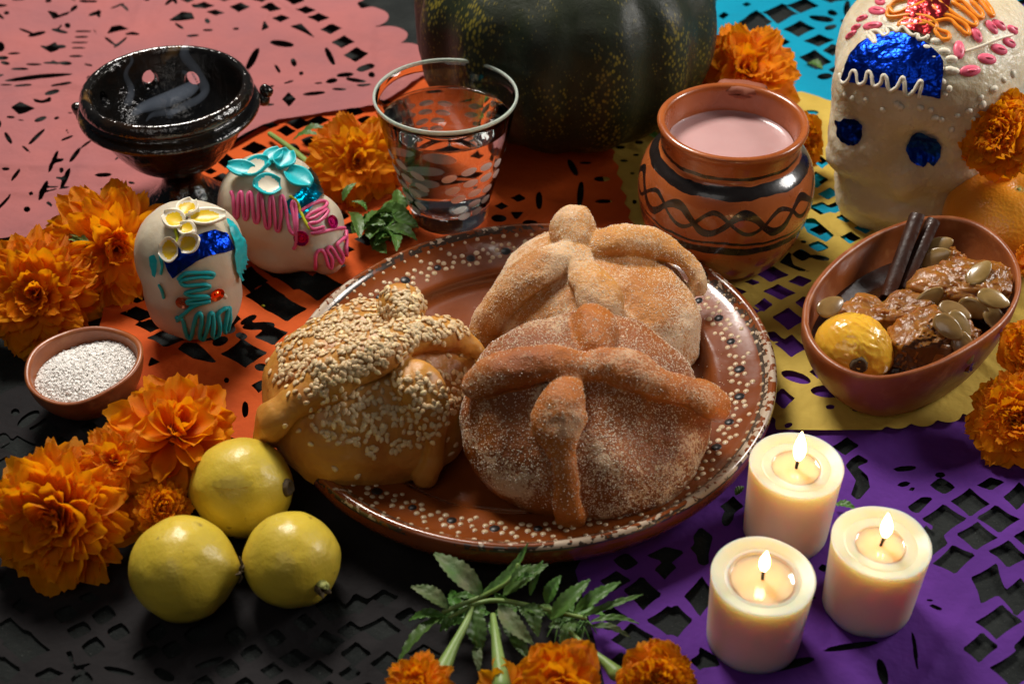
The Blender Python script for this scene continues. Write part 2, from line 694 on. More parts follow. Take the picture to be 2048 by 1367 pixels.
# ================================================================ cut paper sheets
def parse_holes(s):
    out = []
    for line in s.replace('\n', ';').split(';'):
        t = line.split()
        if not t:
            continue
        k, v = t[0], [float(q) for q in t[1:]]
        if k == 'Q':
            out.append(np.array(v).reshape(-1, 2))
            continue
        cx, cy, a, b = v[:4]
        if k == 'D':
            a, b = a * 1.3, b * 1.34
        rot = math.radians(v[4]) if len(v) > 4 else 0.0
        pts = []
        if k == 'D':
            jx = random.uniform(-.12, .12)
            jy = random.uniform(-.12, .12)
            cor = [(1, jy), (jx, 1), (-1, -jy), (-jx, -1)]
            for i in range(4):
                p, q = cor[i], cor[(i + 1) % 4]
                for u in (0, 0.33, 0.67):
                    x = p[0] + (q[0] - p[0]) * u
                    y = p[1] + (q[1] - p[1]) * u
                    s_ = 1 - (0.07 if u else 0.0)
                    pts.append((x * s_ * a, y * s_ * b))
        elif k == 'O':
            a, b = a * 1.12, b * 1.3
            for i in range(14):
                t_ = 2 * math.pi * i / 14
                # pointed lens
                pts.append((a * math.copysign(abs(math.cos(t_)) ** 0.8, math.cos(t_)), b * math.sin(t_) * (0.75 + 0.25 * abs(math.sin(t_)))))
        pts = np.array(pts)
        c, s_ = math.cos(rot), math.sin(rot)
        pts = pts @ np.array([[c, s_], [-s_, c]])
        out.append(pts + np.array([cx, cy]))
    return out


def paper(name_, outline, holes, z, mat, label, cell=0.0165, wr=0.008, big=0.0, seed=0, scallop=None, creases=0.0, zones=()):
    O = at_np(outline)[:, :2]
    x0, y0 = np.maximum(O.min(0) - 0.05, [-5.6, -3.2])
    x1, y1 = np.minimum(O.max(0) + 0.05, [5.6, 6.2])
    X, Y = np.meshgrid(np.arange(x0, x1, cell), np.arange(y0, y1, cell))
    f = -sd_poly(X, Y, O)
    if scallop is not None:
        for (cx, cy, r) in scallop:
            c = at(cx, cy)
            f = np.maximum(f, r - np.hypot(X - c.x, Y - c.y))
    for h in parse_holes(holes):
        W = at_np(h)[:, :2]
        lo, hi = W.min(0) - 3 * cell, W.max(0) + 3 * cell
        i0, i1 = np.searchsorted(X[0], [lo[0], hi[0]])
        j0, j1 = np.searchsorted(Y[:, 0], [lo[1], hi[1]])
        if i1 - i0 < 2 or j1 - j0 < 2:
            continue
        sub = (slice(j0, j1), slice(i0, i1))
        f[sub] = np.minimum(f[sub], sd_poly(X[sub], Y[sub], W))
    for zone, pitch, rot, frac in zones:
        Z = at_np(zone)[:, :2]
        cz = Z.mean(0)
        ca, sa = math.cos(math.radians(rot)), math.sin(math.radians(rot))
        n_ = int(4.0 / pitch)
        r_ = np.random.default_rng(seed)
        base = f.copy()
        for i in range(-n_, n_ + 1):
            for j in range(-n_, n_ + 1):
                u, v = i * pitch, j * pitch
                cx, cy = cz[0] + u * ca - v * sa, cz[1] + u * sa + v * ca
                if sd_poly(np.array([cx]), np.array([cy]), Z)[0] > -pitch * .2:
                    continue
                ii, jj = int((cx - x0) / cell), int((cy - y0) / cell)
                h = pitch * frac * 0.5
                if not (2 < ii < X.shape[1] - 3 and 2 < jj < X.shape[0] - 3) or base[jj, ii] < h * 1.12:
                    continue
                w = int(h * 1.6 / cell) + 3
                sub = (slice(max(jj - w, 0), jj + w), slice(max(ii - w, 0), ii + w))
                jx, jy, st = r_.uniform(.9, 1.08), r_.uniform(.9, 1.08), r_.uniform(-.1, .1)
                du = (X[sub] - cx) * ca + (Y[sub] - cy) * sa
                dv = -(X[sub] - cx) * sa + (Y[sub] - cy) * ca + st * du
                q = np.maximum(np.abs(du) / jx, np.abs(dv) / jy) + 0.12 * np.minimum(np.abs(du), np.abs(dv)) - h
                f[sub] = np.minimum(f[sub], q)
    P, Fc = msq(f, X, Y)
    x, y = P[:, 0], P[:, 1]
    h = wr * (0.5 + 0.5 * fbm(x, y, 0, 2.2, 3, seed))
    h += wr * 0.5 * (1 - np.abs(fbm(x, y, 0, 1.3, 2, seed + 5))).clip(0, 1) ** 3
    if big:
        h += big * (0.5 + 0.5 * fbm(x, y, 0, 1.1, 4, seed + 9)) ** 2
    if creases:
        for k in range(26):
            r_ = np.random.default_rng(seed * 100 + k)
            cx, cy = r_.uniform(x0, x1), r_.uniform(y0, y1)
            a = r_.uniform(0, math.pi)
            u = (x - cx) * math.cos(a) + (y - cy) * math.sin(a)
            v = -(x - cx) * math.sin(a) + (y - cy) * math.cos(a) + 0.08 * np.sin(u * 3 + k)
            h += creases * np.exp(-(np.abs(v) / 0.035)) * np.exp(-(u / 0.8) ** 2) * r_.uniform(0.3, 1)
    # edges of small cuts lift a little
    for k in range(5):
        r_ = np.random.default_rng(seed * 7 + k)
        a = seed * 0.37 + (math.pi / 2 if k % 2 else 0) + r_.uniform(-.05, .05)
        cx, cy = r_.uniform(x0, x1), r_.uniform(y0, y1)
        dd = np.abs(-(x - cx) * math.sin(a) + (y - cy) * math.cos(a))
        h += 0.010 * np.clip(1 - dd / 0.06, 0, 1)
    V = np.stack([x, y, z + h], 1)
    o = mk('cut_paper_sheet', V, Fc, mat, origin=(O[:, 0].mean(), O[:, 1].mean(), z))
    tag(o, label, 'cut paper', 'cut tissue paper sheets laid over the table')
    return o


paper('black', [(-120, 850), (40, 775), (180, 790), (560, 900), (900, 1050), (1150, 1150), (1250, 1480), (700, 1520), (-200, 1500)], """
O 32 828 8 6; O 58 841 24 8 -35; D 90 861 26 17 5; D 37 895 30 17; D 71 915 22 13; D 122 895 20 14; D 10 930 20 12; D 105 935 22 12; D 150 925 18 10
D 10 1168 14 16; D 20 1266 34 22 5; D 54 1297 38 26 8; D 12 1344 26 22; D 45 1215 18 12; Q 132 1305 145 1305 152 1336 200 1325 150 1347
O 293 1310 26 8 -20; D 98 1352 26 12; O 240 1345 30 5 12; O 330 1355 22 8 30; D 180 1200 20 10; O 420 1330 30 5 -20
D 668 1222 32 20 10; D 715 1212 22 16 -10; D 762 1262 34 20 8; D 700 1264 22 15; D 655 1290 30 20 -8; D 712 1312 26 20; D 775 1330 28 20; D 640 1345 24 18; D 700 1352 20 14
D 610 1250 20 16; D 640 1180 20 12 20; D 770 1200 24 14; D 820 1240 26 16; D 590 1320 26 16; D 545 1345 20 14; D 850 1310 28 16; D 900 1200 22 12
""", 0.008, mat_paper['black'], 'black cut paper sheet with lattice holes under the guavas', seed=3, wr=0.012,
      zones=[([(-60, 1150), (300, 1240), (620, 1260), (900, 1230), (900, 1500), (-100, 1500)], .13, 42, .70), ([(-40, 840), (200, 820), (260, 900), (100, 1000), (-60, 990)], .13, 42, .66)])

paper('purple', [(1480, 540), (1680, 560), (2350, 800), (2400, 1520), (1240, 1520), (1190, 1290), (1150, 1150), (1250, 950), (1350, 700)], """
D 1938 1012 31 22 3; D 1886 1045 36 23; D 1993 1045 34 22; D 1951 1079 33 22 4; D 1906 1125 35 22 -14; D 2014 1116 33 20 5; D 1975 1175 30 33 25; D 2034 1201 32 30 5; D 1995 1251 37 27; D 1958 1303 29 24; D 2027 1346 40 30
D 2034 1000 24 22; D 2050 1083 22 14; D 2046 1300 18 20; D 2075 1040 24 16; D 2080 1160 28 20; D 1850 1070 10 10; D 1979 975 24 10 -10
Q 1715 916 1738 930 1713 940 1734 960 1738 982 1715 1008 1700 997 1710 968 1689 938 1700 925
Q 1812 1021 1841 1001 1867 1001 1834 1034 1823 1031; O 1808 945 22 4 -5; O 1878 958 10 4; O 1806 975 12 4 -12; O 1822 985 6 3 -20
D 1866 1088 22 28 20; D 1690 900 22 14; O 1640 905 18 8
O 1700 1299 52 5 -9; O 1828 1305 4 32 -8; O 1578 1336 48 7 -14; O 1763 1350 9 22 -15; O 1870 1222 14 3 20; O 1858 1208 8 2 10
Q 1388 1085 1400 1080 1416 1110 1417 1137 1397 1134; D 1400 1201 26 31; D 1352 1250 26 26; D 1463 1019 19 16; D 1645 1143 9 8; O 1622 1201 9 3; Q 1396 1300 1430 1320 1440 1340 1398 1345
D 1284 1194 31 26 5; D 1336 1249 36 23; D 1264 1283 34 24; D 1397 1105 14 16; D 1225 1240 24 16; D 1300 1320 36 22; D 1401 1330 20 14; Q 1385 1080 1400 1060 1425 1080 1410 1140 1395 1135; D 1330 1145 18 18; Q 1290 1120 1330 1100 1370 1110 1340 1135; D 1230 1170 26 16
O 1455 1040 10 16 20; O 1500 1090 14 5; D 1240 1330 22 16
""", 0.022, mat_paper['purple'], 'purple cut paper sheet with diamond lattice under the lit candles', seed=11, wr=0.011,
      zones=[([(1850, 960), (2100, 930), (2150, 1400), (1960, 1400), (1900, 1200), (1880, 1080)], .16, 42, .66), ([(1170, 1110), (1330, 1100), (1400, 1240), (1380, 1400), (1200, 1400)], .16, 40, .64)])

paper('teal', [(1330, 190), (1396, 120), (1402, 60), (1412, 30), (1430, 22), (1432, 10), (1462, 8), (1466, -12), (1520, -70), (2450, -70), (2450, 560), (1760, 560), (1560, 500)], """
D 1604 22 26 12 3; D 1559 38 29 16 3; D 1509 55 27 18 -5; D 1464 78 22 15; D 1597 69 26 13; D 1636 93 25 10; D 1629 131 26 15 4; D 1663 112 16 10 -5
O 1641 50 23 4 8; O 1663 39 10 5 35; O 1692 28 6 13 5; O 1686 55 7 3; O 1659 67 11 4 -8; O 1684 76 6 10 20; O 1710 45 16 4 -30
D 1446 43 9 5; D 1492 20 8 4; D 1544 5 8 4; D 1665 7 26 8; O 1648 164 14 5 -5; D 1720 5 20 8; D 1420 150 14 8
Q 1990 60 2010 50 2048 70 2048 90 2010 80; Q 2005 100 2048 105 2080 130 2030 125; D 2030 150 22 8; D 2000 20 20 8; D 2070 40 20 9; D 1960 25 14 6
D 1650 250 20 10; D 1700 240 24 12; D 1600 260 20 10; D 1640 330 16 8; D 1690 440 20 9; D 1640 470 20 9; D 1590 500 24 9; D 1660 515 24 8
""", 0.040, mat_paper['teal'], 'turquoise cut paper sheet with diamond and petal holes behind the big skull', seed=21, wr=0.008,
      zones=[([(1425, 40), (1600, 0), (1640, 20), (1600, 90), (1700, 120), (1690, 180), (1500, 120)], .19, 40, .64), ([(1950, 5), (2100, 0), (2100, 200), (2040, 200)], .19, 40, .64), ([(1600, 320), (1720, 320), (1720, 530), (1600, 520)], .17, 40, .62)])

paper('small purple', [(1930, 30), (2400, -20), (2450, 150), (2000, 190), (1940, 120)], "", 0.030, mat_paper['purple'],
      'piece of purple cut paper showing through the turquoise sheet at the top right', seed=25, wr=0.008, cell=0.03)

_ysc = [(1585, 868, .10), (1640, 866, .09), (1690, 862, .09), (1735, 856, .09), (1785, 850, .09), (1835, 846, .09), (1885, 838, .09), (1935, 825, .09)]
paper('yellow', [(1180, 285), (1330, 235), (1600, 198), (1650, 216), (1700, 222), (1950, 300), (2120, 500), (2060, 780), (1930, 818), (1830, 838), (1700, 853), (1560, 862), (1400, 750), (1262, 560)], """
D 1541 565 28 13 3; D 1598 579 20 9 -3; D 1503 581 14 5; D 1556 601 27 12 4; D 1525 627 15 11; D 1604 621 14 10; D 1574 654 26 17 2; D 1545 689 20 8 20; D 1580 708 26 18 5; D 1612 694 9 8
O 1589 771 28 8 18; D 1633 762 14 11; D 1563 813 19 17; O 1651 800 30 9 5; O 1657 830 9 3.5; O 1708 836 7 3 5; O 1574 866 8 4 -20; Q 1640 735 1660 745 1700 790 1665 775
Q 1556 541 1576 519 1584 546 1620 561 1596 559; O 1605 499 6 2.5; O 1637 532 18 4 10; Q 1600 455 1625 455 1665 490 1650 500 1612 480; D 1697 492 17 11; D 1640 432 26 10 5; D 1600 440 14 7; D 1690 450 18 8
D 1630 375 20 13; D 1655 402 18 10; D 1640 340 14 10; D 1668 430 20 9 ; D 1610 410 12 9; D 1585 480 12 5
O 1247 337 8 2; O 1271 325 6 2; O 1264 362 5 2; O 1268 420 4 4; O 1277 300 8 3; O 1240 310 9 3; D 1730 470 20 11; O 1620 240 14 4; O 1690 260 16 5; D 1890 410 30 16; D 1930 430 20 12; D 1860 440 20 10
D 1470 600 18 8; D 1500 640 14 8
""", 0.055, mat_paper['yellow'], 'yellow cut paper sheet with scalloped edge under the fruit bowl', seed=31, wr=0.009,
      zones=[([(1480, 560), (1640, 330), (1700, 400), (1690, 480), (1600, 620), (1610, 720), (1560, 820), (1520, 700)], .15, 38, .68), ([(1850, 380), (1960, 380), (1960, 460), (1850, 440)], .15, 38, .66)], scallop=_ysc)

_or = [(400, 350), (560, 255), (760, 190), (890, 150), (1100, 190), (1190, 235)]
for k in range(17):
    t_ = k / 16
    _or.append((1205 + 62 * t_ + (5 if k % 2 else -4), 250 + 235 * t_))
_or += [(1300, 640), (1100, 900), (780, 980), (560, 930), (430, 880), (330, 830), (270, 800), (200, 700), (230, 560), (300, 440)]
paper('orange', _or, """
D 554 554 34 17 3; D 595 577 32 18 3; D 640 593 37 23 -4; D 534 612 32 20; D 574 638 34 19 -3; D 505 580 27 19; D 657 552 30 14; D 509 528 20 12; D 610 530 22 10; D 460 555 14 10
O 500 659 17 5 -28; O 520 671 30 6 -5; O 463 679 11 6 -15; O 486 691 11 5 10; O 444 702 15 7 -20; O 420 696 15 4 -10; D 470 657 12 12
D 545 689 27 17 -8; D 336 699 32 13 3; Q 359 718 372 707 399 707 439 747 422 745 390 738; D 491 728 37 24 -5; Q 300 755 306 734 326 745; O 526 757 12 7; D 523 795 13 11; O 457 783 5 4; O 494 840 6 13; D 570 735 16 14; D 330 790 14 7
D 306 673 26 11; D 280 650 30 12; D 350 660 22 9; D 250 700 16 10; D 410 655 20 8
D 511 316 21 11 -5; D 455 342 19 13; D 450 378 21 8; D 423 362 12 6; D 575 283 16 8; D 545 272 14 5; D 600 268 22 9; D 640 262 20 7; D 400 395 15 8; D 480 410 20 9; D 520 350 16 8; D 640 330 20 8
O 1145 355 6 15 -28; O 1203 378 15 4; O 1160 408 6 20 5; O 1078 420 6 14; D 1037 415 13 6; D 1003 431 12 6; Q 1020 442 1048 442 1032 460; O 998 456 14 6; O 1206 422 16 3; O 1170 345 12 2; O 1120 470 12 5; O 1060 465 14 5; O 1185 315 14 2; O 1230 330 4 3
D 870 330 20 9; D 845 372 24 12; D 900 300 26 7; D 820 420 20 8; D 935 345 26 8; D 960 400 20 8; D 900 415 22 8; D 860 285 26 8; D 780 470 22 9; D 735 500 20 10; D 690 520 18 9; D 950 260 20 7; D 830 235 18 6; D 760 230 16 6
""", 0.072, mat_paper['orange'], 'orange cut paper sheet with flower and diamond holes in the middle', seed=41, wr=0.012,
      zones=[([(440, 340), (560, 262), (760, 225), (800, 260), (700, 440), (760, 500), (660, 600), (520, 640), (480, 520)], .15, 36, .70), ([(230, 600), (330, 600), (420, 660), (430, 720), (330, 730), (230, 700)], .15, 36, .66)])

_rs = random.Random(5)
_slits = ''
for _k in range(75):
    _slits += '; O %.0f %.0f %.1f %.1f %.0f' % (_rs.uniform(-10, 420), _rs.uniform(0, 440) , _rs.uniform(5, 17), _rs.uniform(1.2, 3.6), _rs.choice([0, 10, -15, -40, 40, 60]))
_psc = [(700, 18, .15), (738, 62, .16), (776, 98, .155), (812, 132, .15), (846, 158, .14), (880, 178, .12)]
paper('pink', [(-620, -80), (640, -120), (688, -10), (716, 34), (750, 78), (784, 112), (815, 148), (850, 178), (760, 240), (650, 252), (560, 268), (510, 292), (440, 330), (330, 400), (300, 470), (120, 500), (-200, 520), (-420, 400)], """
D 438 4 17 6 10; D 501 8 17 7; D 570 11 17 7; D 454 21 17 6; D 527 26 17 7; D 592 29 17 7; D 413 39 17 6; D 483 42 17 8; D 545 45 17 7; D 614 48 17 7; D 435 54 16 5; D 565 64 15 6; D 640 64 18 8; D 665 86 18 8; D 688 110 19 9; D 714 133 20 11; D 398 14 10 6; D 380 28 12 5; D 460 -14 17 6; D 540 -8 17 6
Q 527 95 531 70 542 85; O 508 145 6 20 30; Q 582 80 605 75 637 107 608 92; O 567 114 22 4 5; O 662 136 5 15 -28; O 558 162 3 9 -32; O 590 149 5 7 -20; D 581 226 11 13; O 534 237 17 2.5; O 485 256 15 4 -30; O 631 216 21 3 -5; O 540 202 12 1.6 -18; O 476 88 6 2
O 692 176 16 4 -10; O 714 187 19 4 8; O 733 160 17 5 -12; O 745 175 6 5; O 666 191 11 5 -15; O 730 199 14 1.8; O 681 207 14 2; O 605 171 4 4; O 640 196 8 2; O 580 190 10 2 -20
O 249 15 21 6 -15; O 298 23 7 7; O 350 20 4 16 -25; Q 340 68 368 50 388 52 394 66 360 68; Q 218 95 228 78 245 76 262 84 310 76 245 88; Q 100 48 118 52 124 60 153 50 140 60 112 66; O 203 54 3 6; O 103 30 6 3; O 44 24 14 2.6; O 141 77 5 4; O 78 4 8 3
Q 82 118 100 120 118 110 124 128 108 134; O 6 120 9 8; O 10 145 13 4; O 172 88 17 1.6; O 168 100 14 1.6; O 165 112 16 1.6; O 163 124 14 1.6; O 158 142 13 1.8; O 111 156 17 2; O 47 168 17 2; O 84 184 62 3.5 -5; O 54 203 17 2; O 130 201 20 2 -8; Q 70 226 92 230 110 220 108 232 92 236 78 234
Q 30 248 48 236 78 246 60 256 46 262; O 88 267 12 3.5 -22; O 81 304 3.5 19 42; O 25 308 4 11 -30; O 5 281 6 6; O 114 353 4 19 22; O 157 340 4 14 38; O 138 387 5 18 22; O 94 410 5 17 22; O 62 449 6 5; O 141 306 13 2 -20; O 13 437 3 20 42; O 130 370 4 4; O 70 418 4 3; O 35 135 12 2; O 30 268 8 2
O 20 54 5 3; O 7 39 14 3; O 240 40 14 1.6 -20; O 190 30 10 2; O 60 90 16 2 20; O 180 260 20 2; O 20 200 12 2; O 200 200 20 2 10; O 40 380 3 12 40; O 180 320 12 2 -30; O 420 90 10 2; O 390 100 12 2; O 60 330 10 2 40; O 20 370 8 2
""" + _slits, 0.094, mat_paper['pink'], 'pink crumpled cut paper sheet with scalloped edge under the incense burner', seed=51, wr=0.02, big=0.03, scallop=_psc, creases=0.02)
# ================================================================ patterned clay plate
PZ = 0.09                      # top of the papers under the plate
PC = (0.10, -0.55)
_u = np.array([-0.68, 0.733])


def plate_map(V):
    """the hand-thrown plate is slightly oval"""
    xy = V[:, :2]
    a = xy @ _u
    xy2 = xy * 1.03 + np.outer(a, _u) * (-0.062)
    W = V.copy()
    W[:, 0] = xy2[:, 0] + PC[0]
    W[:, 1] = xy2[:, 1] + PC[1]
    W[:, 2] += PZ + 0.006 * np.sin(2 * np.arctan2(xy[:, 1], xy[:, 0]) + 1)
    return W


plate = thing('clay_plate', 'round brown glazed clay plate with white and black dots around its rim, under the breads', 'plate', (PC[0], PC[1], PZ))
prof_pl = [(0.0, 0.05), (0.3, 0.05), (0.6, 0.052), (0.86, 0.055), (0.93, 0.062), (0.965, 0.085), (0.985, 0.112), (1.01, 0.128), (1.05, 0.137), (1.15, 0.158), (1.22, 0.178),
           (1.255, 0.197), (1.275, 0.217), (1.295, 0.226), (1.312, 0.218), (1.320, 0.200), (1.322, 0.160), (1.312, 0.115), (1.27, 0.055), (1.18, 0.012), (1.05, 0.0), (0.85, 0.0), (0.0, 0.0)]
prof_s = smooth_prof(prof_pl, 3)
prof_s[:, 0] = np.maximum(prof_s[:, 0], 0)


def prof_z(r):
    top = prof_s[:int(np.argmax(prof_s[:, 1])) + 1]
    return float(np.interp(r, top[:, 0], top[:, 1]))


mat_plate = M('glazed_plate', (0.22, 0.052, 0.009), (0.16, 0.036, 0.006), nscale=3, rough=0.16, rough2=0.28, coat=0.6, coat_r=0.08, bumps=((6, 0.06, 0.02), (60, 0.06, 0.004)))
# a worn, whitish edge where the glaze has chipped: by radius and height of the plate itself
N_, L_, B_ = nodes_of(mat_plate)
tc = N_.new('ShaderNodeTexCoord')
sx = N_.new('ShaderNodeSeparateXYZ')
L_.new(tc.outputs['Object'], sx.inputs[0])


def math_node(N_, L_, op, a, b=None, c=None):
    n = N_.new('ShaderNodeMath')
    n.operation = op
    for i, v in enumerate((a, b, c)):
        if v is None:
            continue
        if isinstance(v, (int, float)):
            n.inputs[i].default_value = v
        else:
            L_.new(v, n.inputs[i])
    return n.outputs[0]


def mixcol(N_, L_, fac, a, b):
    x = N_.new('ShaderNodeMix')
    x.data_type = 'RGBA'
    L_.new(fac, x.inputs[0])
    for s, v in ((x.inputs[6], a), (x.inputs[7], b)):
        if isinstance(v, tuple):
            s.default_value = (*v, 1)
        else:
            L_.new(v, s)
    return x.outputs[2]


nz = N_.new('ShaderNodeTexNoise')
nz.inputs['Scale'].default_value = 26
nz.inputs['Detail'].default_value = 6
L_.new(tc.outputs['Object'], nz.inputs['Vector'])
nz2 = N_.new('ShaderNodeTexNoise')
nz2.inputs['Scale'].default_value = 1.6
L_.new(tc.outputs['Object'], nz2.inputs['Vector'])
edge = math_node(N_, L_, 'GREATER_THAN', sx.outputs['Z'], 0.203)
w_ = math_node(N_, L_, 'ADD', nz.outputs['Fac'], math_node(N_, L_, 'MULTIPLY', math_node(N_, L_, 'SUBTRACT', nz2.outputs['Fac'], 0.25), 1.1))
worn = math_node(N_, L_, 'MULTIPLY', edge, math_node(N_, L_, 'GREATER_THAN', w_, 0.84))
dark = math_node(N_, L_, 'MULTIPLY', math_node(N_, L_, 'GREATER_THAN', sx.outputs['Z'], 0.192), math_node(N_, L_, 'LESS_THAN', sx.outputs['Z'], 0.218))
dark = math_node(N_, L_, 'MULTIPLY', dark, math_node(N_, L_, 'GREATER_THAN', w_, 0.68))
src = B_.inputs['Base Color'].links[0].from_socket
c1 = mixcol(N_, L_, dark, src, (0.05, 0.035, 0.025))
c2 = mixcol(N_, L_, worn, c1, (0.48, 0.38, 0.28))
L_.new(c2, B_.inputs['Base Color'])
V, Fc = lathe([tuple(p) for p in prof_s], 160)
mk('plate_body', plate_map(V), Fc, mat_plate, plate)
# painted dots: thin discs of slip lying on the glaze
mat_slip_w = M('cream_slip', (0.62, 0.47, 0.30), (0.5, 0.36, 0.2), nscale=8, rough=0.3, coat=0.4)
mat_slip_k = M('black_slip', (0.010, 0.008, 0.008), rough=0.4)


def dots(lst, zoff=0.003, seg=9):
    parts = []
    for r, a, s, st in lst:
        pv = [(r, a)]
        vs = []
        ca, sa = math.cos(a), math.sin(a)
        for rr, hz in ((0, 0.0015), (0.8, 0.0012), (1.0, 0.0)):
            if rr == 0:
                vs.append((r * ca, r * sa, prof_z(r) + zoff + hz))
                continue
            for k in range(seg):
                t = 2 * math.pi * k / seg
                dr, dt = s * rr * math.cos(t), s * st * rr * math.sin(t)
                x, y = (r + dr) * ca - dt * sa, (r + dr) * sa + dt * ca
                vs.append((x, y, prof_z(math.hypot(x, y)) + (zoff + hz if rr < 1 else -0.001)))
        fs = [(0, 1 + k, 1 + (k + 1) % seg) for k in range(seg)] + [(1 + k, 1 + seg + k, 1 + seg + (k + 1) % seg, 1 + (k + 1) % seg) for k in range(seg)]
        parts.append((np.array(vs), fs))
    V, Fc = join(parts)
    return plate_map(V), Fc


wd, kd = [], []
nm = 33
for i in range(nm):
    a0 = 2 * math.pi * i / nm + random.uniform(-.012, .012)
    da = 2 * math.pi / nm
    r0 = 1.128 + random.uniform(-.010, .010)
    kd.append((r0, a0, random.uniform(.023, .031), 1.0))
    sgn = 1 if i % 2 else -1
    R0 = random.uniform(.049, .054)
    for k in range(6):                       # a crown of cream dots round each black one
        t = math.radians(-125 + 50 * k + random.uniform(-6, 6)) + (0 if sgn > 0 else math.pi)
        wd.append((r0 + R0 * math.cos(t), a0 + R0 * math.sin(t) / 1.13, random.uniform(.0135, .0175), random.uniform(.9, 1.15)))
    for dr, du in ((-.034, .40), (.004, .5), (.040, .60), (-.062, .5)):      # and a slanting row leading to the next
        wd.append((1.128 + dr * sgn + random.uniform(-.005, .005), a0 + da * du, random.uniform(.0125, .0165), 1))
    if i % 2:
        wd.append((1.205, a0 + da * .3, .013, 1.1))
    for k in range(3):
        wd.append((1.240 + random.uniform(-.003, .005), a0 + da * (k - 1) * 0.33, random.uniform(.007, .012), random.uniform(1, 1.5)))
V, Fc = dots(wd)
tag(mk('cream_dots', V, Fc, mat_slip_w, plate), kind='stuff')
V, Fc = dots(kd, 0.004)
tag(mk('black_dots', V, Fc, mat_slip_k, plate), kind='stuff')


# ================================================================ painted mug with atole
MZ = 0.07
mg = at(1437, 497, MZ)
mug = thing('clay_mug', 'round clay mug painted with black bands and a wavy chain, filled with pink drink', 'mug', mg)
mp = smooth_prof([(0.0, 0.0), (0.28, 0.0), (0.345, 0.015), (0.41, 0.09), (0.475, 0.22), (0.512, 0.37), (0.522, 0.49), (0.505, 0.60), (0.465, 0.68), (0.418, 0.725), (0.404, 0.75),
                  (0.408, 0.80), (0.422, 0.86), (0.436, 0.895), (0.432, 0.918), (0.412, 0.925), (0.392, 0.912), (0.383, 0.87), (0.372, 0.78), (0.37, 0.68), (0.36, 0.6), (0.0, 0.58)], 4)
mp[:, 0] = np.maximum(mp[:, 0], 0)
V, Fc = lathe([tuple(p) for p in mp], 120)
ang = np.arctan2(V[:, 1], V[:, 0])
V[:, :2] *= (1 + 0.008 * np.sin(2 * ang + 0.6) + 0.004 * np.sin(5 * ang))[:, None]
mat_mug = M('painted_mug_clay', (0.42, 0.115, 0.028), (0.33, 0.08, 0.018), nscale=3.5, rough=0.22, rough2=0.35, coat=0.6, coat_r=0.1, bumps=((9, 0.12, 0.02), (70, 0.08, 0.003)))
N_, L_, B_ = nodes_of(mat_mug)
tc = N_.new('ShaderNodeTexCoord')
sx = N_.new('ShaderNodeSeparateXYZ')
L_.new(tc.outputs['Object'], sx.inputs[0])
wn = N_.new('ShaderNodeTexNoise')
wn.inputs['Scale'].default_value = 5
L_.new(tc.outputs['Object'], wn.inputs['Vector'])
mn = lambda op, a, b=None, c=None: math_node(N_, L_, op, a, b, c)
zz = mn('ADD', sx.outputs['Z'], mn('MULTIPLY', mn('SUBTRACT', wn.outputs['Fac'], 0.5), 0.05))
rr2 = mn('SQRT', mn('ADD', mn('MULTIPLY', sx.outputs['X'], sx.outputs['X']), mn('MULTIPLY', sx.outputs['Y'], sx.outputs['Y'])))
th = mn('ARCTAN2', sx.outputs['Y'], sx.outputs['X'])
outer = mn('GREATER_THAN', rr2, 0.397)


def band(z0, z1):
    return mn('MULTIPLY', mn('GREATER_THAN', zz, z0), mn('LESS_THAN', zz, z1))


def wave(zc, amp, k, ph, w):
    s = mn('MULTIPLY', mn('SINE', mn('ADD', mn('MULTIPLY', th, k), ph)), amp)
    return mn('LESS_THAN', mn('ABSOLUTE', mn('SUBTRACT', mn('SUBTRACT', zz, zc), s)), w)


sl = mn('ADD', 0.027, mn('MULTIPLY', mn('SUBTRACT', wn.outputs['Fac'], 0.5), 0.02))
allb = band(0.758, 0.782)
for q in (band(0.672, 0.728), band(0.392, 0.410), band(0.318, 0.372), wave(0.535, 0.070, 8, 0.9, sl), wave(0.535, 0.062, 8, 3.6, 0.015)):
    allb = mn('MAXIMUM', allb, q)
allb = mn('MULTIPLY', allb, outer)
src = B_.inputs['Base Color'].links[0].from_socket
L_.new(mixcol(N_, L_, allb, src, (0.013, 0.009, 0.008)), B_.inputs['Base Color'])
mk('mug_body', V + np.array(mg), Fc, mat_mug, mug)
# strap handle behind the rim
hp = []
for t in np.linspace(-0.15, 1.1, 12):
    a = math.pi * (0.5 - t)
    hp.append((0, 0.42 + 0.20 * math.cos(a), 0.645 + 0.25 * math.sin(a)))
hp = np.array(hp)
hp[0] = (0, 0.41, 0.86)
R = rotmat(0, 0, -14)
V, Fc = tube(hp @ R.T + np.array(mg), np.full(len(hp), 0.145), seg=18, flat=0.2, nrm=(np.array([[0, math.cos(math.pi * (.5 - t)), math.sin(math.pi * (.5 - t))] for t in np.linspace(-.15, 1.1, 12)]) @ R.T), sub=4)
V = V + 0.006 * fbm(V[:, 0], V[:, 1], V[:, 2], 14, 3)[:, None] * normals_of(V, Fc)
mk('handle', V, Fc, mat_clay_matte, mug)
mat_atole = M('pink_drink', (0.56, 0.34, 0.33), (0.52, 0.31, 0.30), nscale=5, rough=0.28, spec=0.5, sss=0.4, sss_r=(1, .6, .6), sss_s=0.05, coat=0.4, coat_r=0.12, bumps=((3, 0.08, 0.02),))
lp = [(0, 0.745), (0.1, 0.745), (0.2, 0.745), (0.3, 0.746), (0.345, 0.748), (0.362, 0.756), (0.371, 0.765)]
V, Fc = lathe(lp, 64)
mk('atole', V + np.array(mg), Fc, mat_atole, mug)

